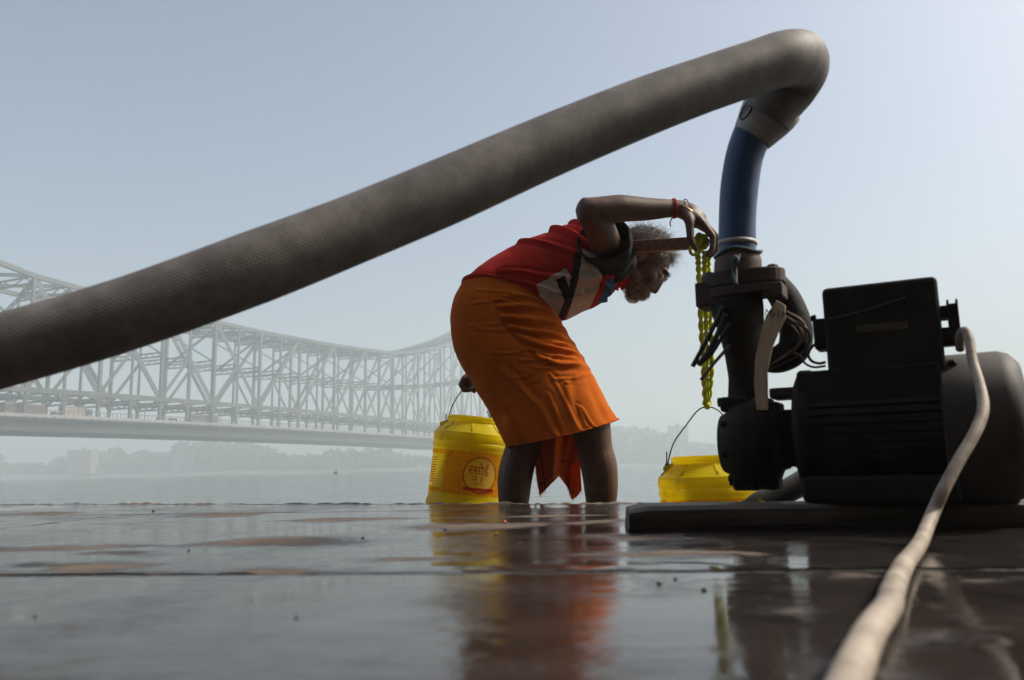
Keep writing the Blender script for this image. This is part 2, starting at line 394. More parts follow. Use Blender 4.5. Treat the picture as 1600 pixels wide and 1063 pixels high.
# ------------------------------------------------------------------ river, far bank, haze
WZ = -0.46
def edge_y(x): return 2.70 - 0.384 * (x + 1.02)
V = [(-1500, -1500, WZ), (1500, -1500, WZ), (1500, 1500, WZ), (-1500, 1500, WZ)]
tag(link('river_water', mesh('river_water', V, [(0, 1, 2, 3)]), MT['water'], smooth=False), kind='structure')

def far_bank():
    V, F = [], []
    nx = 160
    for i in range(nx + 1):
        x = -1450 + 2900 * i / nx
        y0 = 640 + 14 * math.sin(x * .011) + 6 * math.sin(x * .037 + 1)
        prof = [(0, -1.2), (3, .6), (14, 2.2), (60, 3.0), (500, 5.0)]
        for dy, h in prof: V.append((x, y0 + dy, WZ + h + .4 * math.sin(x * .09 + dy)))
    for i in range(nx):
        for k in range(4):
            a = i * 5 + k; F.append((a, a + 5, a + 6, a + 1))
    tag(link('river_bank', mesh('river_bank', V, F), MT['bank']), kind='structure')
    # far-off wood: many lumpy crowns built of small leaf-clump faces
    V, F = [], []
    rg = random.Random(11)
    def crown(cx, cy, z0, h, r):
        n = 130
        lob = [(rg.uniform(-.5, .5) * r, rg.uniform(-.5, .5) * r, h * rg.uniform(.2, .8), rg.uniform(.45, .75) * r) for _ in range(6)]
        for k in range(n):
            lx, ly, lz, lr = rg.choice(lob)
            d = Vector((rg.gauss(0, 1), rg.gauss(0, 1), rg.gauss(0, .8))).normalized() * lr * rg.uniform(.75, 1.05)
            c = Vector((cx + lx, cy + ly, z0 + lz)) + d
            if c.z < z0 + .5: c.z = z0 + .5
            a = Vector((rg.gauss(0, 1), rg.gauss(0, 1), rg.gauss(0, 1))).normalized(); bb = a.orthogonal().normalized()
            s = r * rg.uniform(.16, .3); i0 = len(V)
            V.extend([tuple(c + a * s), tuple(c + bb * s), tuple(c - a * s), tuple(c - bb * s)]); F.append((i0, i0 + 1, i0 + 2, i0 + 3))
        for k in range(5):      # trunk stub
            pass
    x = -560
    while x < 420:
        yb = 655 + rg.uniform(0, 40) + 14 * math.sin(x * .011)
        hh = 15 + 5 * math.sin(x * .021 + .7) + 3.5 * math.sin(x * .055 + 2) + rg.uniform(-2.5, 3)
        if x > 40: hh += 8
        crown(x, yb, WZ + 2.3, max(hh, 8), max(hh, 8) * rg.uniform(.45, .7)); x += rg.uniform(2.2, 5)
    tag(link('far_treeline', mesh('far_treeline', V, F), MT['leaf'], smooth=False), 'hazy belt of trees along the far river bank', 'trees', kind='stuff')
far_bank()

def building(name, label, x, y, wdt, dep, h, floors, cols, m, tank=False):
    z0 = WZ + 2.2
    e = empty(name, (x, y, z0), 0, label, 'building')
    V, F = box_data((-wdt / 2, -dep / 2, 0), (wdt / 2, dep / 2, h)); link('wall', mesh('wall', V, F), m, e, False, False)
    V, F = box_data((-wdt / 2 - .4, -dep / 2 - .4, h), (wdt / 2 + .4, dep / 2 + .4, h + .9)); rf = link('roof', mesh('roof', V, F), MT['parapet'], e, False, False)
    if tank: lathe('water_tank', [(1.4, h + .9), (1.5, h + 2.8), (.4, h + 3.4)], MT['glassdark'], rf, 12)
    fh = h / floors
    V, F = box_data((-.55, -.08, 0), (.55, .08, 1.5)); wm = mesh('window', V, F); wm.materials.append(MT['glassdark'])
    for f in range(floors):
        for c in range(cols):
            o = bpy.data.objects.new('window', wm); COL.objects.link(o); o.parent = e
            o.location = (-wdt / 2 + wdt * (c + .5) / cols, -dep / 2 - .02, f * fh + fh * .35)
    return e
def bank_spot(px, Y): return P(px, 735, Y).x
building('riverside_building', 'pinkish four storey block among trees on the far bank, under the bridge span', bank_spot(128, 648), 648, 19, 12, 18, 5, 5, MT['pinkwall'], True)
building('riverside_building', 'low pale house showing between tree crowns further along the far bank', bank_spot(287, 650), 650, 16, 10, 11, 3, 4, MT['concrete'])
building('riverside_building', 'hazy grey slab block with rooftop tank behind the hanging bucket wire', bank_spot(1062, 700), 700, 15, 14, 31, 9, 4, MT['concrete'], True)
building('riverside_building', 'hazy wide block on the far bank just beside the orange skirt hem', bank_spot(1000, 705), 705, 24, 14, 27, 8, 6, MT['concrete'])

hv, hf = box_data((-1520, -1520, -3.0), (1520, 1520, 104))
HAZE = 0.0022
hm = bpy.data.materials.new('haze_volume'); hm.use_nodes = True; ht = hm.node_tree; ht.nodes.remove(ht.nodes['Principled BSDF'])
pv = ht.nodes.new('ShaderNodeVolumePrincipled'); pv.inputs['Density'].default_value = HAZE; pv.inputs['Color'].default_value = (.745, .835, .855, 1); pv.inputs['Anisotropy'].default_value = .1
ht.links.new(pv.outputs[0], ht.nodes['Material Output'].inputs['Volume'])
tag(link('haze', mesh('haze', hv, hf), hm, smooth=False), kind='stuff')

# ------------------------------------------------------------------ bridge
def build_bridge():
    vp = ray(1400, 720.5); d = Vector((vp.x, vp.y, 0)).normalized()
    nrm = Vector((-d.y, d.x, 0))                      # away from the camera
    A4 = P(404, 636.5, 288)
    # panel length so that node 8 stands at px 614
    lo, hi = 10, 40
    for _ in range(40):
        L = (lo + hi) / 2
        if project(A4 + d * (4 * L))[0] < 614: lo = L
        else: hi = L
    k = L / 21.5
    def base(i, far=0): p = A4 + d * ((i - 4) * L) + nrm * (23 * k * far); return p
    Zc = A4.z
    def zc(i): return Zc - .030 * (i - 4) ** 2 * k
    def zt(i):
        a = abs(i - 4)
        if a <= 4: h = 51.0 + .165 * a * a
        else:
            b = a - 4; h = 53.6 + 3.2 * b + .62 * b * b
            h = min(h, 92)
            if i > 14.5: h = 92 - 9.5 * (i - 14.5)
        return h * k * (Zc / (23.5 * k)) if False else h * k
    def zd(i): return (16.4 - .022 * (i - 3.4) ** 2 * 1.0) * k
    root = empty('cantilever_bridge', (base(4).x, base(4).y, 0), 0, 'grey steel cantilever truss bridge crossing the river in haze', 'bridge')
    st, gd = MT['steel'], MT['girder']
    def member(name, a, b, w_, h_, laced=False, m=st):
        if not laced: Vd, Fd = bar_data(a, b, w_, h_)
        else:
            a_, b_ = np.array(a, float), np.array(b, float); t = b_ - a_; ln = np.linalg.norm(t); t /= ln
            sgn = np.array(nrm); s = np.cross(t, sgn); s /= np.linalg.norm(s)
            parts = [bar_data(a_ + s * q * h_ / 2, b_ + s * q * h_ / 2, w_, h_ * .24, sgn) for q in (-1, 1)]
            nz = max(3, int(ln / (h_ * 2.2)))
            for q in range(nz):
                p0 = a_ + t * ln * q / nz; p1 = a_ + t * ln * (q + 1) / nz; sg = 1 if q % 2 else -1
                parts.append(bar_data(p0 + s * sg * h_ / 2, p1 - s * sg * h_ / 2, w_ * .5, h_ * .15, sgn))
            Vd, Fd = join(parts)
        return link(name, mesh(name, Vd, Fd), m, root, True, False)
    i0, i1 = -2, 19
    halves = [i0 + q * .5 for q in range(int((i1 - i0) * 2) + 1)]
    def pt(i, z, far): p = base(i, far); return (p.x, p.y, z)
    for far in (0, 1):
        ms = [(h, h + .5) for h in halves[:-1]]
        # chords: one continuous part each
        link('top_chord', mesh('top_chord', *join([bar_data(pt(a, zt(a), far), pt(b, zt(b), far), 1.15 * k, 1.25 * k) for a, b in ms])), st, root, True, False)
        link('lower_chord', mesh('lower_chord', *join([bar_data(pt(a, zc(a), far), pt(b, zc(b), far), 1.1 * k, 1.35 * k) for a, b in ms])), st, root, True, False)
        for h in halves:
            whole = abs(h - round(h)) < .01
            member('vertical', pt(h, zc(h), far), pt(h, zt(h), far), (.85 if whole else .6) * k, (.9 if whole else .6) * k)
            member('hanger', pt(h, zd(h), far), pt(h, zc(h), far), .8 * k, .85 * k)
            for q in (-1, 1):
                g = [pt(h, zc(h) - 2.6 * k, far), pt(h + q * .09, zc(h) - .5 * k, far)]
                member('gusset', g[0], g[1], .5 * k, .5 * k)
        for i in range(i0, i1):
            if i >= 4: a, b, s = (i, zc(i)), (i + 1, zt(i + 1)), i + 1
            else: a, b, s = (i + 1, zc(i + 1)), (i, zt(i)), i
            member('diagonal', pt(a[0], a[1], far), pt(b[0], b[1], far), .7 * k, .74 * k, True)
            zm = (a[1] + b[1]) / 2
            member('sub_diagonal', pt(i + .5, zm, far), pt(s, zc(s), far), .5 * k, .55 * k, True)
    for h in halves:
        whole = abs(h - round(h)) < .01
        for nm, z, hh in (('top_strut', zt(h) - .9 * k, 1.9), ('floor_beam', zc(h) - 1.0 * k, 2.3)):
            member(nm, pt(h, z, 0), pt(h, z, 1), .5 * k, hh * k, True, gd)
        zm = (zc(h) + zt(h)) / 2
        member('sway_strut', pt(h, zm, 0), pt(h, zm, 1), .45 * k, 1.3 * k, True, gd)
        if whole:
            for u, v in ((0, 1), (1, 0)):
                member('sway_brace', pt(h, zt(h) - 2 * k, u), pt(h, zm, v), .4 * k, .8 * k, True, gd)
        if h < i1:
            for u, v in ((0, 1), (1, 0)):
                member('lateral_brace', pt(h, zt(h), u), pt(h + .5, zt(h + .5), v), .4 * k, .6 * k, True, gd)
    for far in (0, 1):
        for q in (-.12, .12):
            link('tower_leg', mesh('tower_leg', *bar_data(pt(14.5 + q, WZ - 1, far), pt(14.5 + q * .3, zc(14.5), far), 2.4 * k, 2.4 * k)), st, root, True, False)
        p_ = base(14.5, far); link('tower_pier', mesh('tower_pier', *bar_data((p_.x, p_.y, WZ - 2), (p_.x, p_.y, 5 * k), 9 * k, 14 * k)), MT['concrete'], root, True, False)
    # deck
    def deck_strip(name, o0, o1, z0, z1, m):
        Vd, Fd = [], []
        hs = [i0 - 1 + q * .5 for q in range(int((i1 - i0 + 2) * 2) + 1)]
        for h in hs:
            for o, z in ((o0, z0), (o1, z0), (o1, z1), (o0, z1)):
                p = A4 + d * ((h - 4) * L) + nrm * (o * k); Vd.append((p.x, p.y, zd(h) + z * k))
        for q in range(len(hs) - 1):
            for e in range(4):
                f = (e + 1) % 4; Fd.append((q * 4 + e, q * 4 + f, q * 4 + 4 + f, q * 4 + 4 + e))
        Fd += [(3, 2, 1, 0), tuple(len(Vd) - 4 + e for e in range(4))]
        return link(name, mesh(name, Vd, Fd), m, root, True, False)
    deck_strip('road_deck', -4.4, 27.4, -1.2, -.35, MT['asphalt'])
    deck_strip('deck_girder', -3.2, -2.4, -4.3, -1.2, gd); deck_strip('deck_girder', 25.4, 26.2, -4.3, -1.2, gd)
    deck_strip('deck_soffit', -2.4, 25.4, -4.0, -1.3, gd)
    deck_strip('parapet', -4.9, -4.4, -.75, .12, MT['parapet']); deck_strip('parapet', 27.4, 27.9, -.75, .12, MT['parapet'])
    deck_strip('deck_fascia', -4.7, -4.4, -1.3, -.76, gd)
    deck_strip('kerb_rail', -4.75, -4.6, 1.25, 1.4, st)
    parts = []
    q = i0
    while q < i1:
        p = A4 + d * ((q - 4) * L) + nrm * (-4.68 * k); z = zd(q)
        parts.append(bar_data((p.x, p.y, z + .12 * k), (p.x, p.y, z + 1.4 * k), .14 * k, .14 * k)); q += .0625
    tag(link('railing_post', mesh('railing_post', *join(parts)), st, root, True, False), kind='stuff')
    # small brackets hanging over the parapet
    parts = []
    q = i0
    while q < i1:
        p = A4 + d * ((q - 4) * L) + nrm * (-4.95 * k); z = zd(q)
        parts.append(bar_data((p.x, p.y, z - 1.25 * k), (p.x, p.y, z - .3 * k), .10 * k, .12 * k)); q += .125
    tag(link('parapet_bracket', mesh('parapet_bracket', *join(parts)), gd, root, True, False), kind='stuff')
    return A4, d, nrm, L, k, zd
A4, BD, BN, BL, BK, ZD = build_bridge()

def deck_point(px, off):
    """point on the deck at lateral offset off that shows near photograph column px"""
    lo, hi = -3.0, 16.0
    for _ in range(40):
        i = (lo + hi) / 2; p = A4 + BD * ((i - 4) * BL) + BN * (off * BK)
        if project((p.x, p.y, ZD(i)))[0] < px: lo = i
        else: hi = i
    return p.x, p.y, ZD(i) - .35 * BK, i
def vehicle(kind, label, px, off, ln, wd, ht, col):
    x, y, z, i = deck_point(px, off)
    e = empty('city_bus' if kind == 'bus' else ('delivery_truck' if kind == 'truck' else 'passenger_car'), (x, y, z), math.atan2(BD.y, BD.x), label, kind)
    m = mat('vehicle_paint', col, None, .4, 1, bmp=0)
    k = BK; l, wv, h = ln * k / 2, wd * k / 2, ht * k
    gr = .45 * k
    if kind == 'bus':
        bbox('body', (-l, -wv, gr), (l, wv, h), .15 * k, m, e)
        for s in (-1, 1):
            for q in range(6):
                bbox('window', (-l + .5 * k + q * (2 * l - k) / 6, s * wv - .03, h * .52), (-l + .5 * k + (q + .82) * (2 * l - k) / 6, s * wv + .03, h * .84), .01, MT['glassdark'], e)
    elif kind == 'truck':
        bbox('cargo_box', (-l, -wv, gr + .3 * k), (l * .5, wv, h), .08 * k, m, e); bbox('cab', (l * .55, -wv * .95, gr), (l, wv * .95, h * .85), .2 * k, MT['parapet'], e)
        bbox('window', (l * .66, -wv * .98, h * .5), (l * .95, wv * .98, h * .75), .01, MT['glassdark'], e)
    else:
        bbox('body', (-l, -wv, gr * .6), (l, wv, h * .58), .2 * k, m, e)
        bbox('cabin', (-l * .62, -wv * .88, h * .56), (l * .45, wv * .88, h), .25 * k, MT['glassdark'], e)
    for sx in (-.62, .62):
        for sy in (-1, 1): lathe('wheel', [(.45 * k, -.12 * k), (.5 * k, 0), (.45 * k, .12 * k)], MT['rubber'], e, 12, 'x').matrix_local = Matrix.Translation((sx * l, sy * wv * .92, .5 * k)) @ Matrix.Rotation(math.pi / 2, 4, 'Z')
vehicle('bus', 'dull red bus on the bridge deck, nearest the hose', 34, 2.5, 11, 2.6, 3.6, (.14, .06, .05))
vehicle('truck', 'pale box truck on the bridge deck between two hangers under the hose', 118, 3.5, 9, 2.5, 3.6, (.32, .27, .23))
vehicle('car', 'dark car on the bridge deck following the pale box truck', 88, 3.0, 4.6, 2.0, 1.9, (.05, .05, .06))
vehicle('car', 'small white car on the bridge deck ahead of the long bus', 252, 3.0, 4.6, 2.0, 1.9, (.5, .5, .48))
vehicle('car', 'dark red car on the bridge deck close behind the small white car', 270, 3.0, 4.6, 2.0, 1.9, (.2, .06, .05))
vehicle('bus', 'long brownish bus on the bridge deck beneath the middle panels', 316, 2.5, 12, 2.6, 3.5, (.14, .09, .08))
for px, lab in ((122, 'thin street lamp on the bridge footway beside the pale box truck'), (226, 'thin street lamp on the bridge footway just behind the small white car'), (345, 'thin street lamp on the bridge footway ahead of the long brownish bus'), (432, 'thin street lamp on the empty bridge footway farthest along towards the man')):
    x, y, z, i = deck_point(px, -3.6)
    e = empty('street_lamp', (x, y, z), 0, lab, 'street lamp', 'street lamps along the bridge footway')
    lathe('post', [(.12 * BK, 0), (.07 * BK, 6.2 * BK)], MT['girder'], e, 8)
    bbox('lamp_head', (-.5 * BK, -.16 * BK, 6.1 * BK), (.5 * BK, .16 * BK, 6.35 * BK), .05, MT['girder'], e)
b = G(525, 741.8, WZ)
by = P(525, 742, 160); by.z = WZ
bu = empty('mooring_buoy', by, 0, 'tiny dark buoy floating on the river beneath the bridge', 'buoy')
lathe('float', [(.1, -.2), (.45, 0), (.45, .3), (.2, .5)], MT['rubber'], bu, 16)
lathe('stem', [(.06, .5), (.06, .95), (.12, 1.0), (.05, 1.1)], MT['rubber'], bu, 8)

# ------------------------------------------------------------------ wet stone platform
plat = empty('stone_platform', (0, 0, 0)); tag(plat, 'wet stone slab platform at the river edge', kind='structure')
BUMPS = []
def bump_at(px, py, wpx, hpx, height, ang=0):
    c = G(px, py); l = G(px - wpx / 2, py); f = G(px, py - hpx / 2); n = G(px, py + hpx / 2)
    BUMPS.append((c.x, (f.y + n.y) / 2, abs(c.x - l.x), abs(f.y - n.y) / 2, height, ang))
bump_at(420, 846, 230, 16, .0045); bump_at(70, 858, 260, 9, .004); bump_at(130, 868, 130, 5, .003); bump_at(350, 806, 90, 5, .007)
bump_at(60, 803, 80, 3, .008); bump_at(540, 812, 240, 4, .003); bump_at(740, 824, 240, 10, .0028); bump_at(1060, 868, 330, 12, .0035)
bump_at(930, 815, 120, 5, .003); bump_at(990, 838, 120, 8, .003); bump_at(640, 875, 200, 8, .003); bump_at(100, 884, 220, 8, .004); bump_at(1330, 900, 150, 20, .002)
bump_at(1540, 905, 160, 8, .003); bump_at(1530, 985, 300, 45, .0010); bump_at(1440, 1050, 260, 34, .0011); bump_at(1250, 960, 200, 20, .0007); bump_at(860, 806, 200, 4, .004)
bx0 = np.array([q[0] for q in BUMPS])
def fbm(x, y, s, o=3):
    return mnoise.fractal(Vector((x * s, y * s, 3.3)), .8, 2.1, o)
def slab(x0, x1, y0, y1, nx, ny, lip=0.0, yedge=False, adapt=False):
    V, F, DRY = [], [], []
    xs = np.linspace(0, 1, nx); ys = np.linspace(0, 1, ny)
    if adapt: ys = ys ** 1.0
    H = np.zeros((ny, nx))
    for j, v in enumerate(ys):
        for i, u in enumerate(xs):
            x = x0 + (x1 - x0) * u
            yb1 = (edge_y(x) if yedge else y1 - .09 * x); yb0 = y0 - .09 * x if y0 > 0 else y0
            y = yb0 + (yb1 - yb0) * v
            # ragged borders
            rag0 = .016 * mnoise.noise(Vector((x * 3, yb0 * 2, 1))) + .007 * mnoise.noise(Vector((x * 23, 4, 1)))
            rag1 = .016 * mnoise.noise(Vector((x * 3, yb1 * 2, 7))) + .007 * mnoise.noise(Vector((x * 23, 9, 1)))
            y += rag0 * max(0, 1 - v * 12) + rag1 * max(0, 1 - (1 - v) * 12)
            xr = .012 * mnoise.noise(Vector((x0 * 3, y * 6, 2)))
            x += xr * (max(0, 1 - u * 16) + max(0, 1 - (1 - u) * 16))
            dry = .20 * fbm(x + 2, y, 1.3, 2) + .30 * fbm(x, y + 5, 4.5, 4) + .02
            h = -.0016 + .0018 * fbm(x, y, 2.3) + .0010 * fbm(x, y, 9) + .0005 * fbm(x, y, 34, 2)
            wx = x + .075 * mnoise.noise(Vector((x * 6, y * 6, 11))) + .03 * mnoise.noise(Vector((x * 17, y * 17, 12)))
            wy = y + .05 * mnoise.noise(Vector((x * 6, y * 6, 13))) + .022 * mnoise.noise(Vector((x * 17, y * 17, 14)))
            for (cx, cy, rx, ry, hh, _) in BUMPS:
                dx, dy = (wx - cx) / rx, (wy - cy) / ry
                q = dx * dx + dy * dy
                if q < 6: dry += (.35 + hh * 160) * math.exp(-q * 1.1) * (.9 + .7 * fbm(x + 7, y, 8, 4))
                if q < 4: h += (hh * .45 + .0005) * math.exp(-q * 1.3) * (.9 + .8 * fbm(x + 7, y, 8, 4))
            if h > .0004: h += min(1, (h - .0004) / .002) * (.0009 * fbm(x + 3, y, 45, 3))
            dn = (y - yb0); df = (yb1 - y)
            if lip: h += lip * .8 * min(1, max(0, dn - .004) / .03) * math.exp(-(dn / .07) ** 2) * (.1 + 1.0 * mnoise.noise(Vector((x * 2.3 + .4, 1.2, 0))) + .8 * mnoise.noise(Vector((x * 5, 2.2, 0))) + .5 * mnoise.noise(Vector((x * 17, 5.2, 0))))
            if yedge: h += .008 * math.exp(-(df / .06) ** 2) * (.30 + .7 * mnoise.noise(Vector((x * 9, 8.2, 0))) + .9 * mnoise.noise(Vector((x * 34, y * 34, 0))))
            if lip: dry += .55 * math.exp(-(dn / .035) ** 2) * max(0, .4 + 1.2 * mnoise.noise(Vector((x * 3.1, 6.6, 0))) + .6 * mnoise.noise(Vector((x * 14, 6.6, 0))))
            if yedge: dry += 1.1 * math.exp(-(df / .05) ** 2) * (.8 + .8 * mnoise.noise(Vector((x * 8, y * 8, 3))))
            DRY.append(dry)
            h = max(h, 0.0)                       # the film of water levels every hollow
            rim = min(dn, df, (x - x0) if u < .5 else (x1 - x)) + .004 * mnoise.noise(Vector((x * 40, y * 40, 0)))
            if rim < .008: h -= .0016 * (1 - max(rim, 0) / .008) ** 2
            V.append((x, y, h)); H[j, i] = h
    for j in range(ny - 1):
        for i in range(nx - 1):
            a = j * nx + i; F.append((a, a + 1, a + nx + 1, a + nx))
    # skirt
    per = [i for i in range(nx)] + [j * nx + nx - 1 for j in range(1, ny)] + [(ny - 1) * nx + i for i in range(nx - 2, -1, -1)] + [j * nx for j in range(ny - 2, 0, -1)]
    dep = .14 if yedge else .06
    b0 = len(V)
    for p in per: V.append((V[p][0], V[p][1], V[p][2] - dep)); DRY.append(0.0)
    n = len(per)
    for q in range(n): F.append((per[q], b0 + q, b0 + (q + 1) % n, per[(q + 1) % n]))
    me_ = mesh('paving_slab', V, F); at_ = me_.attributes.new('dry', 'FLOAT', 'POINT'); at_.data.foreach_set('value', np.array(DRY, dtype=np.float32))
    o = link('paving_slab', me_, MT['stone'], plat, True, True); sharp(o, 50)
    return o
g = .007
slab(-1.25, .52, -.25, .80 - g, 240, 180); slab(.52 + g, 1.7, -.25, .80 - g, 160, 160); slab(-2.6, -1.25 - g, -.25, .80 - g, 60, 60)
slab(-1.0, 1.25, .80 + g, 1.98, 320, 220, lip=.006); slab(1.25 + g, 2.9, .80 + g, 1.70, 90, 60, lip=.005); slab(-3.0, -1.0 - g, .80 + g, 2.0, 120, 100, lip=.006)
slab(-1.75, .05, 1.98 + g, 2.4, 260, 90, lip=.003, yedge=True); slab(.05 + g, 1.5, 1.98 + g, 2.1, 240, 60, lip=.0, yedge=True); slab(-4.2, -1.75 - g, 2.0 + g * 2, 3.0, 120, 80, lip=.004, yedge=True)
# mortar bed and the river wall below the slabs
bed = [(-4.1, -.24, -.0015), (2.85, -.24, -.0015), (2.85, edge_y(2.85) - .05, -.0015), (-4.1, edge_y(-4.1) - .06, -.0015)]
prism('mortar_bed', bed, (0, 0, -.9), MT['mortar'], plat, 0)
# lower step on which the man stands
stp = [(-2.5, edge_y(-2.5) + .0, -.25), (2.2, edge_y(2.2) + .0, -.25), (2.2, edge_y(2.2) + 1.35, -.25), (-2.5, edge_y(-2.5) + 1.35, -.25)]
stp = [Vector(p) + Vector((0, .02, 0)) for p in stp]
tag(prism('lower_step', stp, (0, 0, -.7), MT['stone'], None, .01), kind='structure')

# unseen ghat stairs and wall behind the camera, added to block sky light
def ghat():
    parts = []
    for k in range(9): parts.append(box_data((-16, -1.1 - .34 * (k + 1), -.9), (16, -1.1 - .34 * k - .002 * k, .17 * (k + 1))))
    V, F = join(parts)
    tag(link('sky_block_stairs', mesh('sky_block_stairs', V, F), MT['ghat'], smooth=False), kind='structure')
    V, F = box_data((-16, -5.2, -.9), (16, -4.17, 8.5)); w_ = tag(link('sky_block_wall', mesh('sky_block_wall', V, F), MT['ghat'], smooth=False), kind='structure')
    V, F = box_data((-16, -1.098, -.9), (16, -.26, -.004)); tag(link('upper_landing', mesh('upper_landing', V, F), MT['ghat'], smooth=False), kind='structure')
MT['ghat'] = mat('old_ghat_stone', (.07, .055, .045), (.16, .125, .10), .85, 3, bmp=.4, bdist=.01)
ghat()

# ------------------------------------------------------------------ pump set
pk = empty('timber_plank', (G(985, 832).x, G(985, 832).y, 0), rad(-4), 'dark weathered timber plank lying on wet stone under the pump', 'plank')
def plank_mesh():
    V, F = [], []; nx = 40; L_, D_, H_ = 1.25, .125, .0385
    for i in range(nx + 1):
        x = L_ * i / nx
        e = min(1, (i + .4) / 1.6) if i < 2 else 1
        for y, z in ((.006, -.0005), (0, .010), (0, H_ - .006), (.006, H_), (D_ - .006, H_), (D_, H_ - .006), (D_, -.0005)):
            zz = z + (.0015 if z > .001 else 0) * mnoise.noise(Vector((x * 7, y * 20, z * 30)))
            if i == 0: zz = .006 + (zz - .006) * .82; y = D_ / 2 + (y - D_ / 2) * .93
            V.append((x + (.006 * mnoise.noise(Vector((y * 30, z * 40, 1))) if i == 0 else 0), y + .002 * mnoise.noise(Vector((x * 6, z * 60, 4))), zz))
    for i in range(nx):
        for k in range(7): F.append((i * 7 + k, i * 7 + (k + 1) % 7, i * 7 + 7 + (k + 1) % 7, i * 7 + 7 + k))
    F += [tuple(range(6, -1, -1)), tuple(nx * 7 + k for k in range(7))]
    return mesh('board', V, F)
sharp(link('board', plank_mesh(), MT['plank'], pk, False), 30)

PZ = .040; PRZ = rad(-28)
O = P(1375, 600, 1.285); O.z = PZ
pump = empty('water_pump', O, PRZ, 'dark cast iron electric water pump with finned motor and terminal box', 'pump')
PM = parent_world(pump); PI = PM.inverted()
def Lp(px, py, yl):
    """pump-frame point seen at px, py on the pump's own upright plane y = yl"""
    a = PI @ EYE; dd = PI.to_3x3() @ ray(px, py); return a + dd * ((yl - a.y) / dd.y)
RM = .098                                        # motor radius
ZA = Lp(1375, 575, -RM * .2).z - RM              # motor axis height
xl = Lp(1240, 650, -RM * .6).x; xr = Lp(1477, 650, -RM * .9).x; xe = Lp(1583, 560, -.02).x
def fins():
    n = 44; prof = []
    for q in range(n):
        a = 2 * math.pi * q / n
        for da, r in ((-.38, RM - .005), (-.28, RM), (.28, RM), (.38, RM - .005)):
            t = a + da * 2 * math.pi / n; prof.append((r * math.cos(t), r * math.sin(t)))
    m = len(prof); V = [(x, y, ZA + z) for x in (xl + .022, xr) for y, z in prof]
    F = [tuple(range(m - 1, -1, -1)), tuple(range(m, 2 * m))] + [(i, (i + 1) % m, m + (i + 1) % m, m + i) for i in range(m)]
    return mesh('motor_body', V, F)
link('motor_body', fins(), MT['motor'], pump, False, False)
lathe('end_bell', [(.045, xl - .004), (RM - .012, xl), (RM + .006, xl + .008), (RM + .006, xl + .024), (RM - .01, xl + .03)], MT['motor'], pump, 48, 'x', (0, 0, ZA))
fc = lathe('fan_cover', [(RM + .004, xr - .004), (RM + .014, xr), (RM + .015, xe - .02), (RM + .010, xe - .006), (RM - .004, xe + .006), (.06, xe + .010)], MT['motor_cover'], pump, 56, 'x', (0, 0, ZA)); sharp(fc, 50)
bbox('mounting_foot', (xl + .012, -RM - .012, 0), (xr + .01, RM + .012, max(.02, ZA - RM * .72)), .006, MT['motor'], pump)
# terminal box: real box whose front face carries the outline
yf = -.078
a, b_, c_, d_ = Lp(1283, 453, yf), Lp(1463, 427, yf), Lp(1474, 575, yf), Lp(1283, 590, yf)
zt_, zb_ = (a.z + b_.z) / 2, ZA + RM * .5
tb = bbox('terminal_box', (a.x, yf, zb_), (b_.x, yf + .125, zt_), .008, MT['motor'], pump, seg=3)
bbox('box_base', (xl + .012, yf - .006, zb_ - .06), (xr - .001, yf + .135, zb_ + .045), .004, MT['motor'], pump)
e1 = Lp(1270, 500, yf + .03); bbox('cable_gland', (e1.x, yf + .02, e1.z - .05), (a.x + .004, yf + .07, e1.z), .004, MT['motor'], pump)
lathe('gland_nut', [(.004, e1.x - .003), (.006, e1.x + .001), (.006, e1.x + .005)], MT['iron'], pump, 10, 'x', (0, yf + .03, e1.z + .002))
g0, g1 = Lp(1473, 480, yf + .02), Lp(1497, 480, yf + .02)
z1, z2, z3, z4, z5 = Lp(1485, 474, yf + .02).z, Lp(1485, 478, yf + .02).z, Lp(1485, 498, yf + .02).z, Lp(1485, 512, yf + .02).z, Lp(1485, 540, yf + .02).z
bbox('side_bracket', (b_.x - .002, yf + .01, z3), (g1.x, yf + .04, z2), .002, MT['motor'], pump)
bbox('side_bracket', (g1.x - .015, yf + .01, z5), (g1.x, yf + .04, z2 + .002), .0015, MT['motor'], pump)
bbox('side_bracket', (b_.x - .002, yf + .012, z5), (g1.x - .0145, yf + .04, z4), .0015, MT['motor'], pump)
for xx in (g1.x - .0135, g1.x - .0015): bbox('bracket_lip', (xx - .0015, yf + .008, z2), (xx + .0015, yf + .042, z1 + .004), .0006, MT['motor'], pump)
cov = Lp(1488, 565, -RM - .01)
lathe('cover_screw', [(.007, -.003), (.007, .0), (.005, .002)], MT['iron'], pump, 14, 'z').matrix_local = Matrix.Translation((cov.x, -math.sqrt((RM + .0155) ** 2 - min((cov.z - ZA) ** 2, .0105)), cov.z)) @ Matrix.Rotation(math.pi / 2, 4, 'X')
for q in (.2, .85): tube('name_plate_wire', [Lp(1290 + 30 * q, 500 - 10 * q, yf - .003), Lp(1340, 488, yf - .004), Lp(1415, 465, yf - .003)], .0011, MT['wire'], pump, 6, 14, world=False) if q < .5 else None
n0, n1 = Lp(1338, 521, yf), Lp(1418, 502, yf)
bbox('name_plate', (n0.x, yf - .0012, n0.z), (n1.x, yf + .001, n1.z), .0004, MT['plate'], pump)
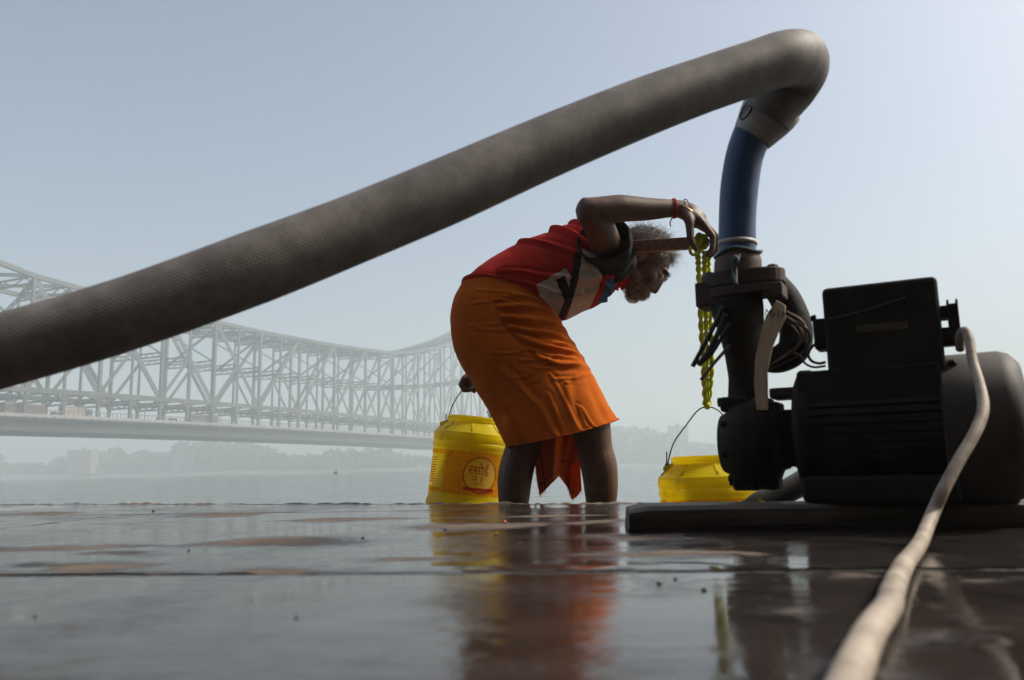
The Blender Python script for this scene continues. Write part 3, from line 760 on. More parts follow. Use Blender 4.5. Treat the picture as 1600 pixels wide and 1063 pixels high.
# volute, lugs and the link to the motor
vc = Lp(1180, 692, 0); VR = (Lp(1180, 616, 0).z - Lp(1180, 762, 0).z) / 2
xa, xb = Lp(1140, 690, 0).x, Lp(1232, 690, 0).x
wv_ = xb - xa
prof = [(.03, xa - .012), (VR * .62, xa - .010), (VR * .72, xa + .004), (VR * .90, xa + wv_ * .12), (VR, xa + wv_ * .35), (VR, xa + wv_ * .62), (VR * .92, xa + wv_ * .78), (VR * .6, xa + wv_ * .9), (.045, xb)]
sharp(lathe('volute_casing', prof, MT['iron'], pump, 56, 'x', (0, 0, vc.z)), 60)
# flat sides of the casting towards the corners
for px0, py0, px1, py1, yl in ((1127, 619, 1167, 645, -.03), (1147, 742, 1187, 767, -.03), (1198, 738, 1216, 766, -.02), (1204, 605, 1246, 624, -.02), (1196, 628, 1218, 735, -.045), (1214, 640, 1240, 730, -.01)):
    p0, p1 = Lp(px0, py1, yl), Lp(px1, py0, yl)
    nm = {1204: 'tie_bar', 1196: 'casing_rib', 1214: 'lantern_ring'}.get(px0, 'casing_lug')
    bbox(nm, (p0.x, yl - .012, p0.z), (p1.x, yl + (.05 if nm == 'tie_bar' else .045), p1.z), .006 if nm == 'casing_lug' else .004, MT['rust'] if nm == 'tie_bar' else MT['iron'], pump, seg=3)
for px0, py0, yl in ((1131, 628, -.034), (1150, 752, -.034)):
    p = Lp(px0, py0, yl); lathe('casing_bolt', [(.009, -.012), (.009, .004), (.005, .006)], MT['iron'], pump, 6, 'x', (p.x, p.y + .01, p.z), smooth=False)
for q in range(8):
    a_ = 2 * math.pi * q / 8 + .3
    lathe('casing_bolt', [(.006, -.008), (.006, .0), (.004, .002)], MT['iron'], pump, 6, 'x', (xa + wv_ * .1, VR * .84 * math.cos(a_), vc.z + VR * .84 * math.sin(a_)), smooth=False)
lathe('shaft_housing', [(.036, xb - .02), (.042, xb), (.05, xl - .006), (.07, xl)], MT['iron'], pump, 32, 'x', (0, 0, ZA - .01))
# discharge neck
nk = [(1150, 470, 44), (1153, 488, 43), (1158, 515, 38), (1162, 550, 32), (1165, 590, 28), (1166, 630, 30)]
pts = [Lp(x, y, 0) for x, y, r in nk]; rr = [(r * .00104, r * .00104) for x, y, r in nk]
tube('discharge_neck', pts, rr, MT['iron'], pump, 28, 22, world=False)
# oval two-bolt flanges
def oval(name, cx, cz, hl, hw, z0, z1, m):
    n = 48; out = []
    for q in range(n):
        a_ = 2 * math.pi * q / n; c, s_ = math.cos(a_), math.sin(a_)
        r_ = (abs(c / hl) ** 2.4 + abs(s_ / hw) ** 2.4) ** (-1 / 2.4)
        out.append((cx + c * r_, s_ * r_, z0))
    return prism(name, out, (0, 0, z1 - z0), m, pump, .0025)
fl, fr = Lp(1090, 455, -.01), Lp(1224, 432, -.01)
fcx, hl = (fl.x + fr.x) / 2, (fr.x - fl.x) / 2
zt1, zt2 = Lp(1157, 428, 0).z, Lp(1157, 450, 0).z
oval('pipe_flange', fcx + .004, 0, hl * .97, .040, zt2, zt1, MT['rust'])
oval('casing_flange', fcx + .004, 0, hl * .93, .040, zt2 - .018, zt2 - .0008, MT['rust'])
for px_, ztop, nm in ((1109, 0, 1), (1208, 0, 2)):
    xx = Lp(px_, 440, 0).x
    lathe('flange_bolt', [(.010, zt2 - .030), (.010, zt1 + .007), (.008, zt1 + .009)], MT['rust'], pump, 6, 'z', (xx, 0, 0), smooth=False)
    lathe('washer', [(.0135, zt1), (.0135, zt1 + .002)], MT['rust'], pump, 20, 'z', (xx, 0, .0003))
for (x0_, y0_, x1_, y1_) in ((1089, 438, 1131, 482), (1196, 440, 1223, 467)):
    p0, p1 = Lp(x0_, y1_, -.02), Lp(x1_, y0_, -.02); bbox('flange_lug', (p0.x, -.030, p0.z), (p1.x, .026, min(p1.z, zt1 - .001)), .004, MT['rust'], pump, seg=3)
# tag stick with handwriting
ol = [(1196, 494), (1213, 469), (1227, 477), (1227, 497), (1216, 520), (1206, 545), (1199, 580), (1200, 641), (1182, 641), (1178, 600), (1180, 560), (1187, 530), (1192, 508)]
prism('wooden_tag', [Lp(x, y, -.062) for x, y in ol], (0, .005, 0), MT['tagwood'], pump, .0012)
def text_mesh(s, size):
    c = bpy.data.curves.new('lettering', 'FONT'); c.body = s; c.size = size; c.align_x = 'CENTER'; c.align_y = 'CENTER'; c.resolution_u = 3
    o = bpy.data.objects.new('lettering_source', c); COL.objects.link(o); bpy.context.view_layer.update()
    dg = bpy.context.evaluated_depsgraph_get(); me = bpy.data.meshes.new_from_object(o.evaluated_get(dg))
    bpy.data.objects.remove(o); bpy.data.curves.remove(c); return me
tm = text_mesh('My1P', .0155); tp = Lp(1211, 491, -.0628)
o = link('handwriting', tm, MT['ink'], pump, False, False); o.location = (tp.x, -.0632, tp.z)
o.rotation_euler = (math.pi / 2, rad(17), 0)
# rubber sleeve, blue pipe, bands
sp = [(1152, 432), (1153, 410), (1153, 396)]
tube('pipe_sleeve', [Lp(x, y, 0) for x, y in sp], [.041, .041, .037], MT['sleeve_rubber'], pump, 32, 10, world=False)
bl = [(1153, 415), (1152, 392), (1152, 345), (1155, 295), (1163, 245), (1176, 210), (1190, 188)]
tube('blue_pipe', [Lp(x, y, 0) for x, y in bl], [.0325, .0325, .0325, .0335, .0335, .035, .036], MT['bluepipe'], pump, 36, 40, world=False)
for z_ in (381,):
    tube('clamp_band', [Lp(1152, z_ + 3, 0), Lp(1152, z_ - 3, 0)], .0345, MT['clamp'], pump, 32, world=False)
c0, c1 = Lp(1174, 216, 0), Lp(1211, 163, 0); ax = (c1 - c0)
cp = [c0 + ax * t for t in (0, .08, .25, .5, .75, .97, 1.0)]
tube('pipe_coupling', cp, [.036, .0385, .042, .0475, .0515, .0525, .0505], MT['coupling'], pump, 40, world=False)
tube('coupling_mouth', [c0 + ax * .98, c0 + ax * 1.006], [.049, .047], MT['rubber'], pump, 40, world=False)
# embossed oval emblem on the coupling: ring and two letters, wrapped on the cup
axn = ax.normalized(); sx_ = Vector((0, -1, 0)) - axn * axn.dot(Vector((0, -1, 0))); sx_.normalize(); sy_ = axn.cross(sx_)
def cup(u, v, lift=.001):
    """u: metres round the cup, v: metres along it from its foot"""
    L_ = ax.length; r = np.interp(v / L_, [0, .08, .25, .5, .75, 1], [.036, .0385, .042, .0475, .0515, .0525]) + lift
    a_ = u / r; return c0 + axn * v + (sx_ * math.cos(a_) + sy_ * math.sin(a_)) * r
u0 = -.024 if (cup(-.03, .03) - cup(.03, .03)).x < 0 else .024
su = 1 if u0 < 0 else -1
ringp = [cup(u0 + .0105 * math.cos(t), ax.length * .42 + .0165 * math.sin(t)) for t in np.linspace(0, 2 * math.pi, 33)]
tube('emblem_ring', ringp, .0013, MT['rubber'], pump, 6, world=False)
tm = text_mesh('MS', .015)
for v in tm.vertices: x, y = v.co.x, v.co.y; v.co = cup(u0 + su * (-y) * .9, ax.length * .42 + x * 1.0, .0014)
link('emblem_lettering', tm, MT['rubber'], pump, False, False)
# thick wrapped hose elbow behind the neck, with its wire lashing
ep = [(1206, 440, .05), (1228, 470, .05), (1243, 510, .045), (1240, 545, .04), (1215, 562, .035), (1185, 560, .03)]
tube('suction_elbow', [Lp(x, y, z) for x, y, z in ep], [.024, .027, .028, .028, .024, .020], MT['tape'], pump, 28, 36, hemi=True, world=False)
for k_, (x0_, y0_) in enumerate(((0, 0), (6, -7), (-5, 6), (12, 4))):
    wp = [(1227 + x0_ * .3, 494 + y0_, .005), (1246 + x0_, 508 + y0_, .004), (1254 + x0_, 527 + y0_, .008), (1240 + x0_, 548 + y0_, .002), (1212 + x0_, 566 + y0_ * .6, -.002), (1196, 578 + y0_ * .3, .0)]
    tube('lashing_wire', [Lp(x, y, z) for x, y, z in wp], .0021, MT['wire_copper'] if k_ < 2 else MT['rubber'], pump, 8, 26, world=False)
tube('lead_wire', [Lp(x, y, -.03) for x, y in ((1284, 532), (1271, 540), (1263, 553), (1268, 564), (1280, 568), (1290, 566))], .0023, MT['rubber'], pump, 8, 26, world=False)
tube('lead_wire', [Lp(x, y, -.02) for x, y in ((1290, 572), (1272, 574), (1258, 568), (1250, 556), (1240, 552))], .0019, MT['rubber'], pump, 8, 26, world=False)
# loose cut wire ends hanging left of the neck
for pts_, r_, m_, n_ in (([(1130, 478), (1118, 505), (1100, 540), (1082, 573)], .0042, 'rubber', 'loose_wire'), ([(1134, 490), (1122, 520), (1108, 548), (1091, 571)], .0046, 'rubber', 'loose_wire'),
                         ([(1140, 505), (1126, 530), (1112, 552), (1093, 569)], .0036, 'rubber', 'loose_wire'), ([(1140, 540), (1126, 556), (1112, 572), (1095, 594)], .0030, 'wire_copper', 'loose_wire')):
    tube(n_, [Lp(x, y, -.047) for x, y in pts_], r_, MT[m_], pump, 10, 16, world=False)
# string tied round the sleeve
hz = [Lp(1153, 398, 0) + Vector((.040 * math.cos(t), .040 * math.sin(t), .0035 * math.sin(3 * t))) for t in np.linspace(0, 2 * math.pi, 40)]
tube('tied_string', hz, .0032, MT['bluestring'], pump, 8, world=False)
for dx in (0, 5): tube('tied_string', [Lp(1150 + dx, 398, -.043), Lp(1147 + dx, 409, -.048), Lp(1150 - dx, 424, -.047), Lp(1149 + dx * .5, 446, -.066)], .0028, MT['bluestring'], pump, 8, 16, world=False)
lathe('string_knot', [(.002, -.008), (.007, -.004), (.0075, .003), (.003, .008)], MT['bluestring'], pump, 12, 'z', tuple(Lp(1149, 406, -.047)))

# ------------------------------------------------------------------ hoses and cable
hp = [(1196, 186, 1.345, 40), (1211, 163, 1.335, 41), (1233, 136, 1.325, 42.5), (1249, 110, 1.295, 42.5), (1247, 93, 1.25, 42.5), (1222, 93, 1.215, 42.5), (1180, 106, 1.195, 42), (1100, 133, 1.165, 43), (1000, 170, 1.13, 45), (850, 232, 1.08, 49), (700, 298, 1.03, 51.5),
      (550, 360, .985, 54), (400, 418, .945, 56.5), (200, 490, .91, 57.5), (0, 549, .885, 58), (-200, 600, .87, 59), (-420, 652, .88, 60)]
hpts = [P(x, y, Y) for x, y, Y, r in hp]; hrad = []
for (x, y, Y, r), p in zip(hp, hpts): hrad.append(r * (p - EYE).dot(_F) / FPX * (1 + .012 * math.sin(x * .021)))
last = hpts[-1]
hpts += [Vector((last.x - .35, last.y + .08, .13)), Vector((last.x - .75, last.y + .25, .045)), Vector((last.x - 1.3, last.y + .35, .043))]; hrad += [.042, .042, .042]
ho = tube('braided_hose', hpts, hrad, MT['hose'], None, 48, 240, uv=True)
tag(ho, 'thick grey braided hose slanting across the sky down from the pump', 'hose')
q = [P(1330, 700, 1.50), P(1300, 722, 1.62), P(1270, 745, 1.75), P(1240, 762, 1.88), P(1208, 778, 2.0), P(1178, 792, 2.09)]
q += [Vector((q[-1].x - .10, q[-1].y + .15, -.14)), Vector((q[-1].x - .2, q[-1].y + .4, -.55))]
tag(tube('suction_hose', q, .028, MT['rubber'], None, 20, 50), 'dark rubber suction hose running behind the motor over the platform edge', 'hose')
cb = [P(1500, 545, 1.185), P(1500, 524, 1.15), P(1508, 517, 1.125), P(1514, 530, 1.11), P(1520, 565, 1.09), P(1532, 605, 1.06), P(1536, 640, 1.035), P(1524, 675, 1.015), P(1498, 720, 1.0), P(1474, 765, .99), P(1455, 808, .985)]
cg = [G(1437, 850, .009), G(1412, 884, .0088), G(1396, 920, .0088), G(1388, 948, .0088), G(1362, 985, .0088), G(1338, 1035, .0088), G(1316, 1090, .0088), G(1280, 1190, .0088), G(1230, 1400, .0088)]
cpts = cb + cg; cr = [.0062] * 3 + [.0065] * 3 + [.0074, .0074, .0074, .0077, .008] + [.0085] * 9
tag(tube('power_cable', cpts, cr, MT['cable'], None, 16, 160), 'cream power cable trailing from the motor down onto the wet stone', 'cable')

# ------------------------------------------------------------------ buckets
def make_bucket(cx, cy, ztop, tilt, R, face, label, yaw):
    """yellow plastic tub; z measured down from its mouth"""
    H = .365
    e = empty('plastic_bucket', (0, 0, 0), 0, label, 'bucket', 'yellow plastic buckets of the water carrier')
    e.matrix_world = Matrix.Translation((cx, cy, ztop - H)) @ Matrix.Rotation(tilt, 4, 'Y') @ Matrix.Rotation(yaw, 4, 'Z')
    e.rotation_mode = 'QUATERNION'; q = e.matrix_world.to_quaternion(); l = e.matrix_world.to_translation(); e.matrix_world = Matrix.Identity(4)
    e.rotation_mode = 'XYZ'; e.rotation_euler = q.to_euler(); e.location = l
    s = R / .145
    outer = [(.128, 0), (.140, .004), (.1475, .012), (.1485, .030), (.145, .034), (.1475, .040), (.1475, .058), (.144, .064), (.1425, .075), (.1425, .245), (.1445, .250), (.1465, .256), (.1465, .266), (.1440, .270), (.1460, .275), (.1475, .281), (.1475, .290),
             (.1455, .296), (.1455, .303), (.139, .308), (.103, .338), (.100, .342), (.1005, .346), (.1035, .348), (.1035, .351), (.1005, .353), (.1005, .356), (.1035, .358), (.1035, .361), (.101, .363), (.101, .365)]
    inner = [(.096, .365), (.096, .342), (.134, .305), (.139, .29), (.139, .02), (.125, .006)]
    prof = [(r * s, h) for r, h in outer + inner]
    bd = lathe('bucket_body', prof, MT['bucket'], e, 72); sharp(bd, 42)
    rp = .1434 * s
    def patch(name, a0, a1, z0, z1, r, m, na=48, nz=6, parent=e, hole=None):
        V, F = [], []
        for j in range(nz + 1):
            for i in range(na + 1):
                t = a0 + (a1 - a0) * i / na; V.append((r * math.cos(t), r * math.sin(t), z0 + (z1 - z0) * j / nz))
        for j in range(nz):
            for i in range(na):
                a_ = j * (na + 1) + i
                if hole and mnoise.noise(Vector((i * .45, j * .45, 5))) > -.25 + min(i, na - i, 14) / 14 * 1.1: continue
                if hole:
                    c_ = a0 + (a1 - a0) * (i + .5) / na; zz_ = z0 + (z1 - z0) * (j + .5) / nz
                    if math.hypot((c_ - fa) * r - hole[0], zz_ - hole[1]) < hole[2]: continue
                F.append((a_, a_ + 1, a_ + na + 2, a_ + na + 1))
        return link(name, mesh(name, V, F), m, parent, False)
    fa = face
    patch('printed_pattern', fa - 1.02, fa + .98, .088, .238, rp, MT['print'], 120, 60, e, (.004, .160, .0585))
    patch('printed_border', fa - 1.98, fa - 1.02, .222, .238, rp, MT['print'], 24, 1); patch('printed_border', fa - 1.98, fa - 1.02, .088, .104, rp, MT['print'], 24, 1)
    patch('printed_pattern', fa + 1.35, fa + 3.6, .088, .238, rp, MT['print'])
    # small-print block on the plain left side
    for k in range(11):
        patch('printed_line', fa - 1.85 - .06 * (k % 3), fa - 1.30 + .05 * (k % 2), .205 - k * .0085, .2078 - k * .0085, rp, MT['letterred'], 12, 1)
    # round emblem, scalloped edge
    def wrap(u, z, lift): r = rp + lift; return (r * math.cos(fa + u / r), r * math.sin(fa + u / r), z)
    zc_ = .160; re = .058; uo = .004
    V = [wrap(uo, zc_, .0006)]; F = []
    n = 64
    for ring, rf in enumerate((.35, .7, 1.0)):
        for q_ in range(n): t = 2 * math.pi * q_ / n; V.append(wrap(uo + re * rf * math.cos(t), zc_ + re * rf * math.sin(t), .0006))
    for q_ in range(n):
        k = (q_ + 1) % n; F.append((0, 1 + q_, 1 + k))
        for ring in range(2): a_ = 1 + ring * n; F.append((a_ + q_, a_ + n + q_, a_ + n + k, a_ + k))
    em = link('round_emblem', mesh('round_emblem', V, F), MT['emblem'], e, False)
    V, F = [], []
    for q_ in range(46):
        t = 2 * math.pi * q_ / 46; i_ = len(V)
        for rr_, dt in ((re * 1.0, -.045), (re * 1.0, .045), (re * 1.1, .04), (re * 1.1, -.04)):
            V.append(wrap(uo + rr_ * math.cos(t + dt), zc_ + rr_ * math.sin(t + dt), .0010))
        F.append((i_, i_ + 1, i_ + 2, i_ + 3))
    link('scallop_ring', mesh('scallop_ring', V, F), MT['letterred'], em, False)
    def letters(txt, size, u, z, m, sx=1.0, nm='lettering'):
        tm = text_mesh(txt, size)
        for v in tm.vertices: v.co = wrap(u + v.co.x * sx, z + v.co.y, .0012)
        return link(nm, tm, m, em, False, False)
    letters('रसोई', .043, uo - .008, zc_ + .014, MT['letterred'], .95); letters('नं.1', .034, uo - .008, zc_ - .017, MT['letterred'])
    letters('रसोई नं.1', .009, uo - .004, zc_ - .034, MT['letterred'], 1.3)
    V, F = [], []
    for i in range(13):
        u = -.056 + .112 * i / 12
        for dz in (-.0055, .0055): V.append(wrap(uo + u, zc_ - .050 + dz, .0013))
    for i in range(12): F.append((i * 2, i * 2 + 2, i * 2 + 3, i * 2 + 1))
    link('banner', mesh('banner', V, F), MT['bannerred'], em, False)
    # lugs
    for t in (math.pi, 0):
        tube('handle_lug', [((.098 + .012 * k) * s * math.cos(t - yaw), (.098 + .012 * k) * s * math.sin(t - yaw), .338 - .004 * k) for k in range(3)], .009, MT['bucket'], e, 12, hemi=True, world=False)
    # raised ribs on the shoulder
    for t in np.linspace(0, 2 * math.pi, 9)[:-1]:
        tube('shoulder_rib', [(.138 * s * math.cos(t), .138 * s * math.sin(t), .310), (.105 * s * math.cos(t), .105 * s * math.sin(t), .338)], .003, MT['bucket'], e, 8, world=False)
    return e
def bail(e, pts, name='wire_handle'):
    tube(name, pts, .0021, MT['wire'], e, 8, 60)
    for p, nx_ in ((pts[0], pts[1]), (pts[-1], pts[-2])):
        loop = [p + Vector((.007 * math.cos(t), 0, -.004 + .009 * math.sin(t))) for t in np.linspace(0, 2 * math.pi, 20)]
        tube('wire_loop', loop, .0021, MT['wire'], e, 8)
        dv = (nx_ - p).normalized(); tube('wire_twist', [p + Vector((-.004, 0, -.004)), p + dv * .02 + Vector((-.006, 0, .006)), p + dv * .035 + Vector((-.010, -.002, .008))], .0019, MT['wire'], e, 8, 10)
LB = P(724, 652, 2.95)
left_b = make_bucket(LB.x, LB.y, LB.z, rad(7), .143, rad(-72), 'printed yellow bucket hanging from the rear hand beside dark legs', 0)
RB = P(1106, 712, 2.47)
right_b = make_bucket(RB.x, RB.y, RB.z, rad(-1.2), .147, rad(-100), 'yellow bucket hung on green rope behind the pump', 0)
bail(left_b, [P(697, 664, 2.95), P(703, 645, 2.94), P(709, 630, 2.935), P(721, 612, 2.93), P(735, 606, 2.93), P(750, 613, 2.935), P(763, 637, 2.94), P(769, 660, 2.95)])
bail(right_b, [P(1043, 727, 2.47), P(1046, 713, 2.46), P(1054, 690, 2.455), P(1074, 662, 2.45), P(1090, 642, 2.45), P(1104, 636, 2.45), P(1120, 640, 2.45), P(1134, 655, 2.455), P(1156, 690, 2.46), P(1168, 727, 2.47)])

# ------------------------------------------------------------------ the man
YC = 2.60
person = empty('person', (P(860, 700, YC).x, YC, -.25), 0, 'barefoot grey bearded man bending over in orange wrap and red white jersey', 'person')
def V3(*a): return np.array(a, float)
hu, hw_, hs = V3(.78, 0, .62), V3(.62, 0, -.78), V3(0, -1, 0)        # head axes: up, forward, towards the camera
HC = np.array(P(1001, 411, YC))
def Hp(w_, u_, s_=0): return HC + hw_ * w_ + hu * u_ + hs * s_
body = []
def limb(pts, r, n=None, seg=20):
    n = n or len(pts) * 6
    m = len(pts); rr_ = np.interp(np.linspace(0, m - 1, n), range(m), r)
    body.append(tube_data(catmull(pts, n), list(rr_), seg, True, True))
# trunk (under the clothes)
limb([P(780, 500, YC), P(830, 445, YC), P(890, 415, YC), P(940, 402, YC)], [.125, .115, .12, .115])
limb([P(780, 505, 2.53), P(780, 505, 2.67)], [.105, .105]); limb([P(930, 405, 2.54), P(930, 402, 2.68)], [.078, .078])
limb([P(940, 405, YC), P(965, 412, YC), Hp(-.03, -.05)], [.08, .062, .058])
# near leg (forward) and far leg
limb([P(785, 515, 2.52), P(860, 600, 2.50), P(922, 668, 2.49)], [.088, .078, .060])
limb([P(924, 664, 2.49), P(929, 700, 2.50), P(936, 730, 2.51), P(939, 765, 2.52), P(938, 800, 2.53), P(931, 850, 2.54), P(928, 878, 2.545)], [.060, .056, .0575, .053, .044, .033, .034])
limb([P(790, 515, 2.68), P(812, 610, 2.70), P(824, 685, 2.69)], [.088, .078, .060])
limb([P(824, 680, 2.69), P(812, 715, 2.70), P(805, 745, 2.70), P(803, 775, 2.70), P(802, 810, 2.705), P(804, 850, 2.71), P(803, 868, 2.71)], [.058, .058, .059, .054, .044, .034, .034])
def foot(ankle):
    ax_, ay_ = ankle
    limb([V3(ax_ - .05, ay_, -.222), V3(ax_ + .03, ay_, -.205), V3(ax_ + .10, ay_ - .005, -.222), V3(ax_ + .165, ay_ - .01, -.232)], [.030, .036, .030, .02], 20)
    limb([V3(ax_, ay_, -.13), V3(ax_ + .005, ay_, -.21)], [.034, .036])
    for k_, (dy, l, r) in enumerate(((-.030, .215, .013), (-.008, .212, .0095), (.010, .203, .009), (.026, .192, .0085), (.040, .178, .008))):
        limb([V3(ax_ + .13, ay_ + dy * .8, -.232), V3(ax_ + l, ay_ + dy, -.239)], [r * 1.15, r], 6, 10)
an = P(928, 878, 2.545); foot((an.x, an.y)); an = P(803, 868, 2.71); foot((an.x, an.y))
# near arm: lifted elbow, forearm level, hand hanging onto the knot
limb([P(950, 400, 2.50), P(946, 380, 2.40), P(934, 350, 2.30), P(922, 334, 2.26)], [.052, .049, .045, .042])
limb([P(919, 329, 2.255), P(940, 329, 2.262), P(970, 326, 2.272), P(1010, 327, 2.29), P(1045, 326, 2.305), P(1066, 327, 2.312)], [.038, .0415, .041, .0345, .0275, .0265])
body.append(ell_data(P(914, 318, 2.25), [V3(.018, 0, 0), V3(0, .022, 0), V3(0, 0, .018)]))
hY = 2.315
limb([P(1062, 327, 2.312), P(1078, 333, hY), P(1090, 343, hY)], [.026, .029, .028])
for k_, (y0, mcp, pip, dip, tip, r) in enumerate(((-.034, (1099, 351), (1114, 370), (1113, 389), (1105, 399), .0098), (-.012, (1103, 352), (1119, 369), (1119, 390), (1110, 400), .0102),
                                                 (.010, (1104, 354), (1119, 370), (1120, 390), (1112, 399), .0098), (.030, (1101, 357), (1115, 373), (1115, 389), (1108, 397), .0088))):
    yy = hY + y0
    limb([P(1080, 336, hY + y0 * .6), P(mcp[0] - 8, mcp[1] - 7, hY + y0 * .85), P(*mcp, yy)], [.019, .0165, .0125], 10, 12)
    limb([P(*mcp, yy), P(*pip, yy)], [r * 1.15, r * 1.05], 8, 12); limb([P(*pip, yy), P(*dip, yy)], [r * 1.06, r * .92], 8, 12); limb([P(*dip, yy), P(*tip, yy)], [r * .94, r * .78], 8, 12)
limb([P(1070, 332, hY - .02), P(1077, 345, hY - .038), P(1078, 358, hY - .042)], [.018, .016, .0125], 12, 12)
limb([P(1078, 358, hY - .042), P(1079, 374, hY - .044)], [.0125, .0112], 8, 12); limb([P(1079, 374, hY - .044), P(1087, 389, hY - .040)], [.0112, .0085], 8, 12)
# far arm hanging back, hand closed on the wire handle
limb([P(945, 410, 2.74), P(900, 455, 2.86), P(850, 500, 2.95), P(828, 512, 2.97)], [.060, .048, .042, .040])
limb([P(828, 512, 2.97), P(800, 538, 2.96), P(765, 570, 2.945), P(747, 585, 2.94)], [.040, .040, .030, .026])
fY = 2.935
limb([P(750, 584, fY), P(738, 591, fY), P(730, 596, fY)], [.026, .030, .027])
for k_, (dy, r) in enumerate(((-.034, .0092), (-.012, .0098), (.010, .0098), (.032, .0090))):
    yy = fY + dy
    limb([P(738, 590, fY + dy * .7), P(725, 592, yy)], [.017, .0115], 8, 12)
    limb([P(725, 592, yy), P(720, 601, yy)], [r * 1.15, r], 6, 12); limb([P(720, 601, yy), P(725, 610, yy)], [r, r * .95], 6, 12); limb([P(725, 610, yy), P(735, 610, yy)], [r * .95, r * .8], 6, 12)
limb([P(744, 590, fY - .035), P(743, 602, fY - .045), P(741, 612, fY - .036)], [.014, .011, .0085], 14, 12)
# head
def hell(w_, u_, s_, aw, au, as_): body.append(ell_data(Hp(w_, u_, s_), [hw_ * aw, hu * au, hs * as_]))
hell(-.012, .030, 0, .094, .084, .075); hell(.03, -.012, 0, .066, .088, .062); hell(.042, -.060, 0, .044, .040, .044); hell(.064, -.092, 0, .022, .020, .024)
hell(.080, .036, 0, .014, .011, .046)
for s_ in (-1, 1):
    hell(.080, .036, s_ * .026, .014, .008, .020); hell(.058, -.016, s_ * .040, .024, .026, .018); hell(.074, .012, s_ * .031, .014, .012, .016)
    hell(-.012, -.012, s_ * .074, .018, .032, .008); hell(-.018, -.004, s_ * .080, .014, .026, .006); hell(.092, -.032, s_ * .011, .010, .008, .008)
    hell(.02, -.06, s_ * .05, .03, .03, .014)
limb([Hp(.088, .024), Hp(.096, .0), Hp(.103, -.026)], [.008, .0095, .0115], 12, 12)
hell(.094, -.054, 0, .012, .007, .023); hell(.092, -.068, 0, .011, .0075, .021); hell(.080, -.060, 0, .022, .026, .030)
Vb, Fb = join(body)
bme = mesh('skin_source', Vb, Fb); bo = bpy.data.objects.new('skin_source', bme); COL.objects.link(bo)
md = bo.modifiers.new('r', 'REMESH'); md.mode = 'VOXEL'; md.voxel_size = .0038
ms = bo.modifiers.new('s', 'SMOOTH'); ms.iterations = 7; ms.factor = .5
dg = bpy.context.evaluated_depsgraph_get(); skin_me = bpy.data.meshes.new_from_object(bo.evaluated_get(dg)); bpy.data.objects.remove(bo)
link('skin', skin_me, MT['skin'], person)
for s_ in (-1, 1):
    d_ = ell_data(Hp(.081, .013, s_ * .031), [hw_ * .0115, hu * .0105, hs * .0115], 16, 10); link('eye', mesh('eye', *d_), MT['eye'], person)
# hair and beard: single curling strands
def strands(name, gen, count, lmin, lmax, r, curl, m, grav=0.2, steps=6):
    V, F = [], []
    for _ in range(count):
        g_ = gen()
        if g_ is None: continue
        p, n_ = g_; ln = random.uniform(lmin, lmax); st = ln / steps
        dv = n_ + V3(*rng.normal(0, .35, 3)); dv /= np.linalg.norm(dv); cx = V3(*rng.normal(0, 1, 3)); cx /= np.linalg.norm(cx)
        pts = [p]
        for k in range(steps):
            dv = dv + np.cross(dv, cx) * curl + V3(0, 0, -grav) * .3 + V3(*rng.normal(0, .12, 3)); dv /= np.linalg.norm(dv)
            pts.append(pts[-1] + dv * st)
        i0 = len(V); t = pts[1] - pts[0]; a_ = np.cross(t, V3(.3, .5, .8)); a_ /= np.linalg.norm(a_) + 1e-9; b_ = np.cross(t / np.linalg.norm(t), a_)
        for k, q in enumerate(pts):
            rr_ = r * (1 - .75 * k / steps)
            for j in range(3): th = 2.0944 * j; V.append(q + a_ * rr_ * math.cos(th) + b_ * rr_ * math.sin(th))
        for k in range(steps):
            for j in range(3): F.append((i0 + k * 3 + j, i0 + k * 3 + (j + 1) % 3, i0 + k * 3 + 3 + (j + 1) % 3, i0 + k * 3 + 3 + j))
    return link(name, mesh(name, V, F), m, person)
def scalp(front):
    def f():
        while True:
            d = rng.normal(0, 1, 3); d /= np.linalg.norm(d)      # (w, u, s)
            if front and not (d[1] > .25 and d[0] > -.15 and d[0] < .80): continue
            if not front and (d[0] > .25 or (d[1] < -.45)): continue
            if d[0] > .55 and d[1] < .60: continue
            if abs(d[2]) > .72 and d[1] < -.1: continue
            p = Hp(-.012 + .090 * d[0], .030 + .081 * d[1], .072 * d[2])
            return p, hw_ * d[0] + hu * d[1] + hs * d[2]
    return f
strands('hair', scalp(False), 2200, .022, .058, .0007, .6, MT['hair_dark'], .1)
strands('hair', scalp(True), 1300, .03, .078, .00065, .65, MT['hair_grey'], .25)
strands('stray_hair', scalp(True), 170, .06, .10, .0006, .5, MT['hair_grey'], .15, 8)
strands('stray_hair', scalp(False), 170, .05, .08, .0006, .6, MT['hair_dark'], .05, 8)
def beard():
    for _ in range(200):
        d = rng.normal(0, 1, 3); d /= np.linalg.norm(d)
        c = random.choice(((.045, -.062, .046, .042, .047), (.066, -.094, .024, .020, .026), (.03, -.03, .066, .075, .060), (.086, -.060, .018, .024, .026)))
        w_, u_ = c[0] + c[2] * d[0], c[1] + c[3] * d[1]
        if u_ > -.028 or w_ < -.005 or (u_ > -.05 and w_ > .075 and abs(d[2]) < .3): continue
        return Hp(w_, u_, c[4] * d[2]), hw_ * (d[0] + .3) + hu * (d[1] - .4) + hs * d[2]
strands('beard', beard, 3600, .004, .012, .00055, .25, MT['beard_grey'], .1, 4)
def brow():
    s_ = random.choice((-1, 1)); return Hp(.094 + random.uniform(-.004, .002), .034 + random.uniform(-.004, .005), s_ * random.uniform(.010, .044)), hw_ * .7 + hu * .3 + hs * s_ * .6
strands('eyebrow', brow, 160, .006, .012, .0005, .2, MT['hair_dark'], .0, 4)

